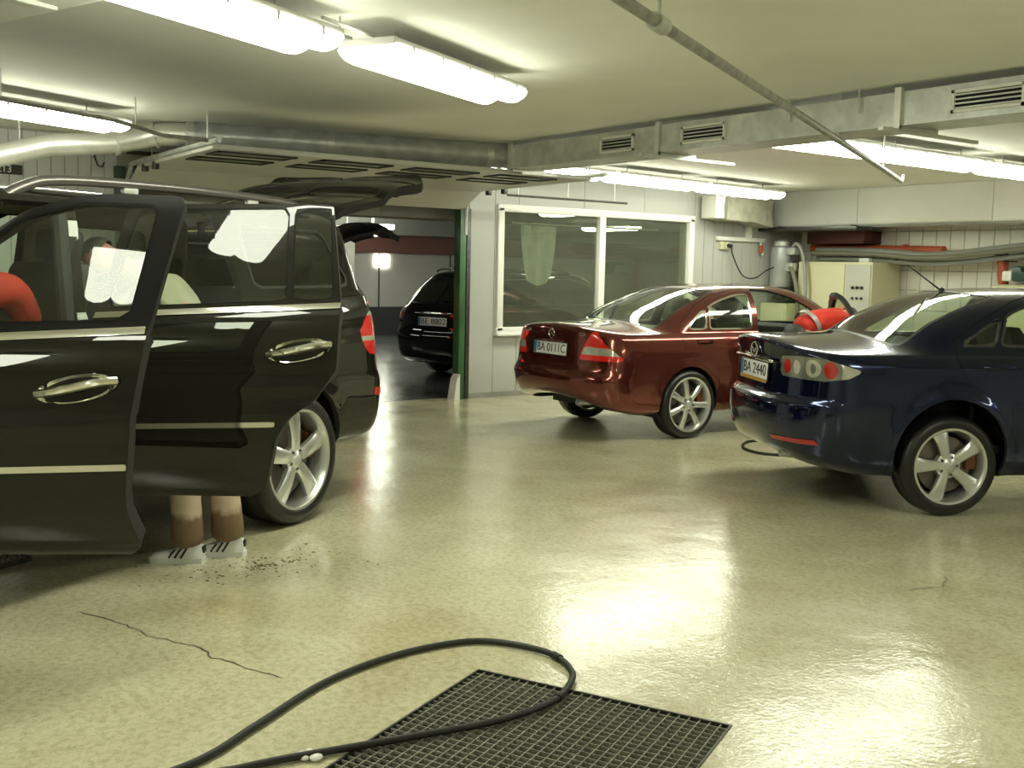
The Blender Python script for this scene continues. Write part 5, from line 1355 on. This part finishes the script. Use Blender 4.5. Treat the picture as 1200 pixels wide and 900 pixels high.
def person(label, J, shirt_mt, trouser_mt, hair_mt, loc, shoe_mts, scale=1.0):
    """J: joints in world coordinates"""
    L = Vector(loc); g = {k: Vector(v)-L for k, v in J.items() if k not in ('face', 'bulk')}
    f = (g['toe_l']-g['ankle_l']+g['toe_r']-g['ankle_r']); f.z = 0; f.normalize()
    sk = Sk()
    root = sk.chain([(g['pelvis'], (.115, .085)), (g['pelvis'].lerp(g['chest'], .5), (.11, .085)), (g['chest'], (.115, .08))])
    up = (g['neck']-g['chest']).normalized(); hd = (g['head']-g['neck']).normalized(); fc = Vector(J['face']).normalized()
    fc = (fc-hd*fc.dot(hd)).normalized()
    nk = sk.chain([(g['neck'], .058), (g['neck'].lerp(g['head'], .38)+fc*.012, (.060, .062)), (g['head']-hd*.02+fc*.012, (.076, .088)), (g['head']+hd*.055, (.074, .086)), (g['head']+hd*.095, (.045, .05))], root[2])
    hc = g['head']-hd*.02; sd = hd.cross(fc)
    for s in (-1, 1):
        sh = 'shoulder_l' if s < 0 else 'shoulder_r'; e = 'l' if s < 0 else 'r'
        a = sk.chain([(g[sh], .032), (g[sh].lerp(g['elbow_'+e], .5), .028), (g['elbow_'+e], .034), (g['elbow_'+e].lerp(g['wrist_'+e], .45), .032), (g['wrist_'+e], (.026, .022))], root[2])
        dd = g['wrist_'+e]-g['elbow_'+e]; hand(sk, a[-1], dd, Vector((0, 0, 1)) if abs(dd.normalized().z) < .9 else f, s)
        l = sk.chain([(g['hip_'+e], .075), (g['hip_'+e].lerp(g['knee_'+e], .55), .068), (g['knee_'+e], .055), (g['knee_'+e].lerp(g['ankle_'+e], .35), .054), (g['ankle_'+e], .036), (g['ankle_'+e]+Vector((0, 0, -.035))+f*.02, .036), (g['ankle_'+e]+Vector((0, 0, -.06))+f*.05, (.014, .010))], root[0])
    body = skin_mesh('person', sk.V, sk.E, sk.R, M['skin'])
    body.location = loc; tag(body, label, 'person')
    # face: nose, ears, eyes, mouth on the head
    q = MB(); q.tube([hc+fc*.078+hd*.03, hc+fc*.098-hd*.002, hc+fc*.088-hd*.012], [.008, .014, .012], 8); q.build('nose', M['skin'], body)
    for s in (-1, 1):
        q = MB(); q.ball(hc+sd*s*.080-fc*.012+hd*.004, (.012, .020, .032), 10, 7); q.build('ear', M['skin'], body)
        q = MB(); q.ball(hc+fc*.078+sd*s*.030+hd*.028, .010, 8, 6); q.build('eye', M['shoe_black'], body)
    q = MB(); q.ball(hc+fc*.080-hd*.045, (.022, .022, .006), 10, 6); q.build('mouth', M['red_board'], body)
    # hair: a cap over the crown
    bm = bmesh.new(); bmesh.ops.create_uvsphere(bm, u_segments=20, v_segments=14, radius=1)
    R = Matrix((sd, fc, hd)).transposed()
    for v in bm.verts: v.co = Vector((v.co.x*.088, v.co.y*.100, v.co.z*.098))
    bmesh.ops.delete(bm, geom=[v for v in bm.verts if v.co.z < .012-.045*(v.co.y < -.02)+.055*(v.co.y > .03)], context='VERTS')
    bm.verts.index_update(); q = MB(); c0 = g['head']+hd*.018+fc*.006; q.add([c0+R @ v.co for v in bm.verts], [tuple(v.index for v in fa.verts) for fa in bm.faces]); bm.free(); q.build('hair', hair_mt, body)
    # clothes follow the body
    bk = J.get('bulk', 1.0)
    t = Sk(); r0 = t.chain([(g['pelvis'].lerp(g['chest'], .05), (.160, .125)), (g['pelvis'].lerp(g['chest'], .5), (.158, .125)), (g['chest'], (.175, .125)), (g['chest'].lerp(g['neck'], .55), (.135, .11)), (g['chest'].lerp(g['neck'], .95), (.088, .084)), (g['chest'].lerp(g['neck'], 1.15), (.070, .070))])
    for e in 'lr': t.chain([(g['shoulder_'+e], .088*bk), (g['shoulder_'+e].lerp(g['elbow_'+e], .5), .070*bk), (g['elbow_'+e], .060*bk), (g['elbow_'+e].lerp(g['wrist_'+e], .5), .048*bk), (g['elbow_'+e].lerp(g['wrist_'+e], .88), .040*bk)], r0[2])
    skin_mesh('shirt', t.V, t.E, t.R, shirt_mt, body)
    t = Sk(); r0 = t.chain([(g['pelvis'], (.158, .125)), (g['pelvis'].lerp(g['chest'], .22), (.150, .120))])
    for e in 'lr': t.chain([(g['hip_'+e], .108), (g['hip_'+e].lerp(g['knee_'+e], .5), .098), (g['knee_'+e], .082), (g['knee_'+e].lerp(g['ankle_'+e], .5), .080), (g['knee_'+e].lerp(g['ankle_'+e], .85), .088), (g['ankle_'+e]+Vector((0, 0, -.035)), .090)], r0[0])
    skin_mesh('trousers', t.V, t.E, t.R, trouser_mt, body)
    for e in 'lr':
        a, b = g['ankle_'+e], g['toe_'+e]; ff = (b-a); ff.z = 0; ff.normalize(); rt = Vector((-ff.y, ff.x, 0)); c = a.copy(); c.z = -L.z
        q = MB(); st = []
        for (u, w, h) in ((-.085, .020, .055), (-.078, .034, .085), (-.03, .040, .098), (.03, .043, .085), (.08, .048, .062), (.13, .050, .050), (.165, .042, .042), (.188, .018, .030)):
            st.append([c+ff*u+rt*w*x+Vector((0, 0, .022+(h-.022)*z)) for x, z in ((-1, 0), (-1, .5), (-.6, 1), (.6, 1), (1, .5), (1, 0))])
        q.add([p for s_ in st for p in s_], [(i*6+k, i*6+(k+1) % 6, (i+1)*6+(k+1) % 6, (i+1)*6+k) for i in range(7) for k in range(6)]+[tuple(range(6)), tuple(range(42, 48))])
        so_ = q.build('shoe', shoe_mts[0], body, ang=60)
        q = MB(); st = [[c+ff*u+rt*w*x+Vector((0, 0, z)) for x, z in ((-1, 0), (-1, .026), (1, .026), (1, 0))] for (u, w) in ((-.090, .024), (-.08, .040), (-.03, .045), (.08, .053), (.14, .053), (.175, .044), (.195, .018))]
        q.add([p for s_ in st for p in s_], [(i*4+k, i*4+(k+1) % 4, (i+1)*4+(k+1) % 4, (i+1)*4+k) for i in range(6) for k in range(4)]+[tuple(range(4)), tuple(range(24, 28))]); q.build('sole', shoe_mts[0], so_)
        if shoe_mts[1] is not shoe_mts[0]:
            for s_ in (-1, 1):
                for k in range(3):
                    u = .005+.030*k; q = MB(); q.tube([c+ff*(u+.018)+rt*s_*.047+Vector((0, 0, .030)), c+ff*(u+.004)+rt*s_*.044+Vector((0, 0, .052)), c+ff*(u-.012)+rt*s_*.031+Vector((0, 0, .080-.006*k))], .0055, 6); lab(q.build('stripe', shoe_mts[1], so_), 'black side stripe')
            q = MB(); q.rbox(c-ff*.082+Vector((0, 0, .066)), (.018, .045, .035), .006, math.atan2(ff.y, ff.x)); lab(q.build('heel_tab', shoe_mts[1], so_), 'black heel tab')
    return body
V3 = Vector
# man in a beige shirt leaning into the rear door opening of the off-roader
person('man in beige shirt and wet-hemmed trousers leaning into the black off-roader', dict(
    pelvis=(-5.31, 1.90, .95), chest=(-5.42, 1.79, 1.32), neck=(-5.56, 1.61, 1.47), head=(-5.66, 1.47, 1.54), face=(-.55, -.80, -.35),
    shoulder_l=(-5.62, 1.84, 1.38), shoulder_r=(-5.33, 1.62, 1.38), elbow_l=(-5.85, 1.62, 1.15), elbow_r=(-5.56, 1.38, 1.13), wrist_l=(-5.98, 1.42, 1.06), wrist_r=(-5.78, 1.28, 1.04),
    hip_l=(-5.35, 1.97, .89), hip_r=(-5.27, 1.80, .89), knee_l=(-5.33, 1.965, .49), knee_r=(-5.31, 1.76, .49), ankle_l=(-5.30, 1.985, .10), ankle_r=(-5.29, 1.765, .10), toe_l=(-5.40, 1.82, .035), toe_r=(-5.40, 1.60, .035)),
    M['shirt'], M['trousers'], M['hair'], (-5.30, 1.87, 0), (M['shoe_white'], M['shoe_black']))
# person in red at the driver's door of the off-roader
person('person in dull red overalls reaching an arm into the off-roader past its driver door', dict(
    pelvis=(-4.78, .02, .98), chest=(-4.97, .28, 1.27), neck=(-5.06, .40, 1.41), head=(-5.12, .48, 1.50), face=(-.75, .5, -.4),
    shoulder_l=(-5.13, .22, 1.33), shoulder_r=(-4.98, .58, 1.37), elbow_l=(-5.30, .42, 1.15), elbow_r=(-5.14, .95, 1.385), wrist_l=(-5.45, .60, 1.08), wrist_r=(-5.24, 1.06, 1.18), bulk=1.45,
    hip_l=(-4.82, -.06, .92), hip_r=(-4.73, .13, .92), knee_l=(-4.80, -.05, .50), knee_r=(-4.70, .16, .50), ankle_l=(-4.76, -.06, .10), ankle_r=(-4.66, .15, .10), toe_l=(-4.90, .04, .035), toe_r=(-4.80, .25, .035)),
    M['red2'], M['red2'], M['hair_dark'], (-4.72, .04, 0), (M['shoe_black'], M['shoe_black']))
# person in red bending at the open front door of the dark red saloon
pr = person('person in orange red jacket with a grey band bending at the red saloon door', dict(
    pelvis=(-6.60, 7.95, 1.00), chest=(-6.52, 8.26, 1.14), neck=(-6.49, 8.44, 1.15), head=(-6.48, 8.56, 1.14), face=(.05, .5, -.8),
    shoulder_l=(-6.68, 8.33, 1.12), shoulder_r=(-6.34, 8.31, 1.12), elbow_l=(-6.70, 8.50, .90), elbow_r=(-6.36, 8.55, 1.10), wrist_l=(-6.66, 8.70, .84), wrist_r=(-6.40, 8.72, 1.03),
    hip_l=(-6.70, 7.95, .93), hip_r=(-6.50, 7.95, .93), knee_l=(-6.70, 8.02, .50), knee_r=(-6.48, 8.02, .50), ankle_l=(-6.70, 7.95, .10), ankle_r=(-6.46, 7.95, .10), toe_l=(-6.69, 8.15, .035), toe_r=(-6.45, 8.15, .035)),
    M['red'], M['seat'], M['hair_dark'], (-6.58, 7.98, 0), (M['shoe_black'], M['shoe_black']))
def band(c, d, rx, rz, w=.045):
    """flat reflective band round the body at c, across direction d"""
    c = V3(c)-V3((-6.58, 7.98, 0)); d = V3(d).normalized(); u = V3((0, 0, 1)).cross(d).normalized(); v = d.cross(u)
    q = MB(); n = 28; vs = []
    for k in range(n):
        a = 2*PI*k/n; p = c+u*rx*math.cos(a)+v*rz*math.sin(a); o_ = (u*math.cos(a)+v*math.sin(a))*.004
        vs += [p-d*w/2, p-d*w/2+o_, p+d*w/2+o_, p+d*w/2]
    q.add(vs, [(4*i+j, 4*i+(j+1) % 4, 4*((i+1) % n)+(j+1) % 4, 4*((i+1) % n)+j) for i in range(n) for j in range(4)])
    return lab(q.build('reflective_band', M['reflective'], pr), 'grey reflective band')
band((-6.565, 8.09, 1.062), (.08, .31, .14), .166, .134)
# cable lying under the navy saloon, wet dirt by the shoes
q = MB(); q.tube(spline([(-6.53, 7.62, .012), (-6.55, 7.43, .012), (-6.50, 7.23, .012), (-6.31, 7.01, .012), (-6.06, 6.93, .012), (-5.85, 7.06, .012), (-5.67, 7.22, .012), (-5.50, 7.45, .012), (-5.30, 7.60, .012)], 8), .012, 10); tag(q.build('floor_cable', M['rubber']), 'black cable loop on the floor under the blue saloon bumper', 'cable')
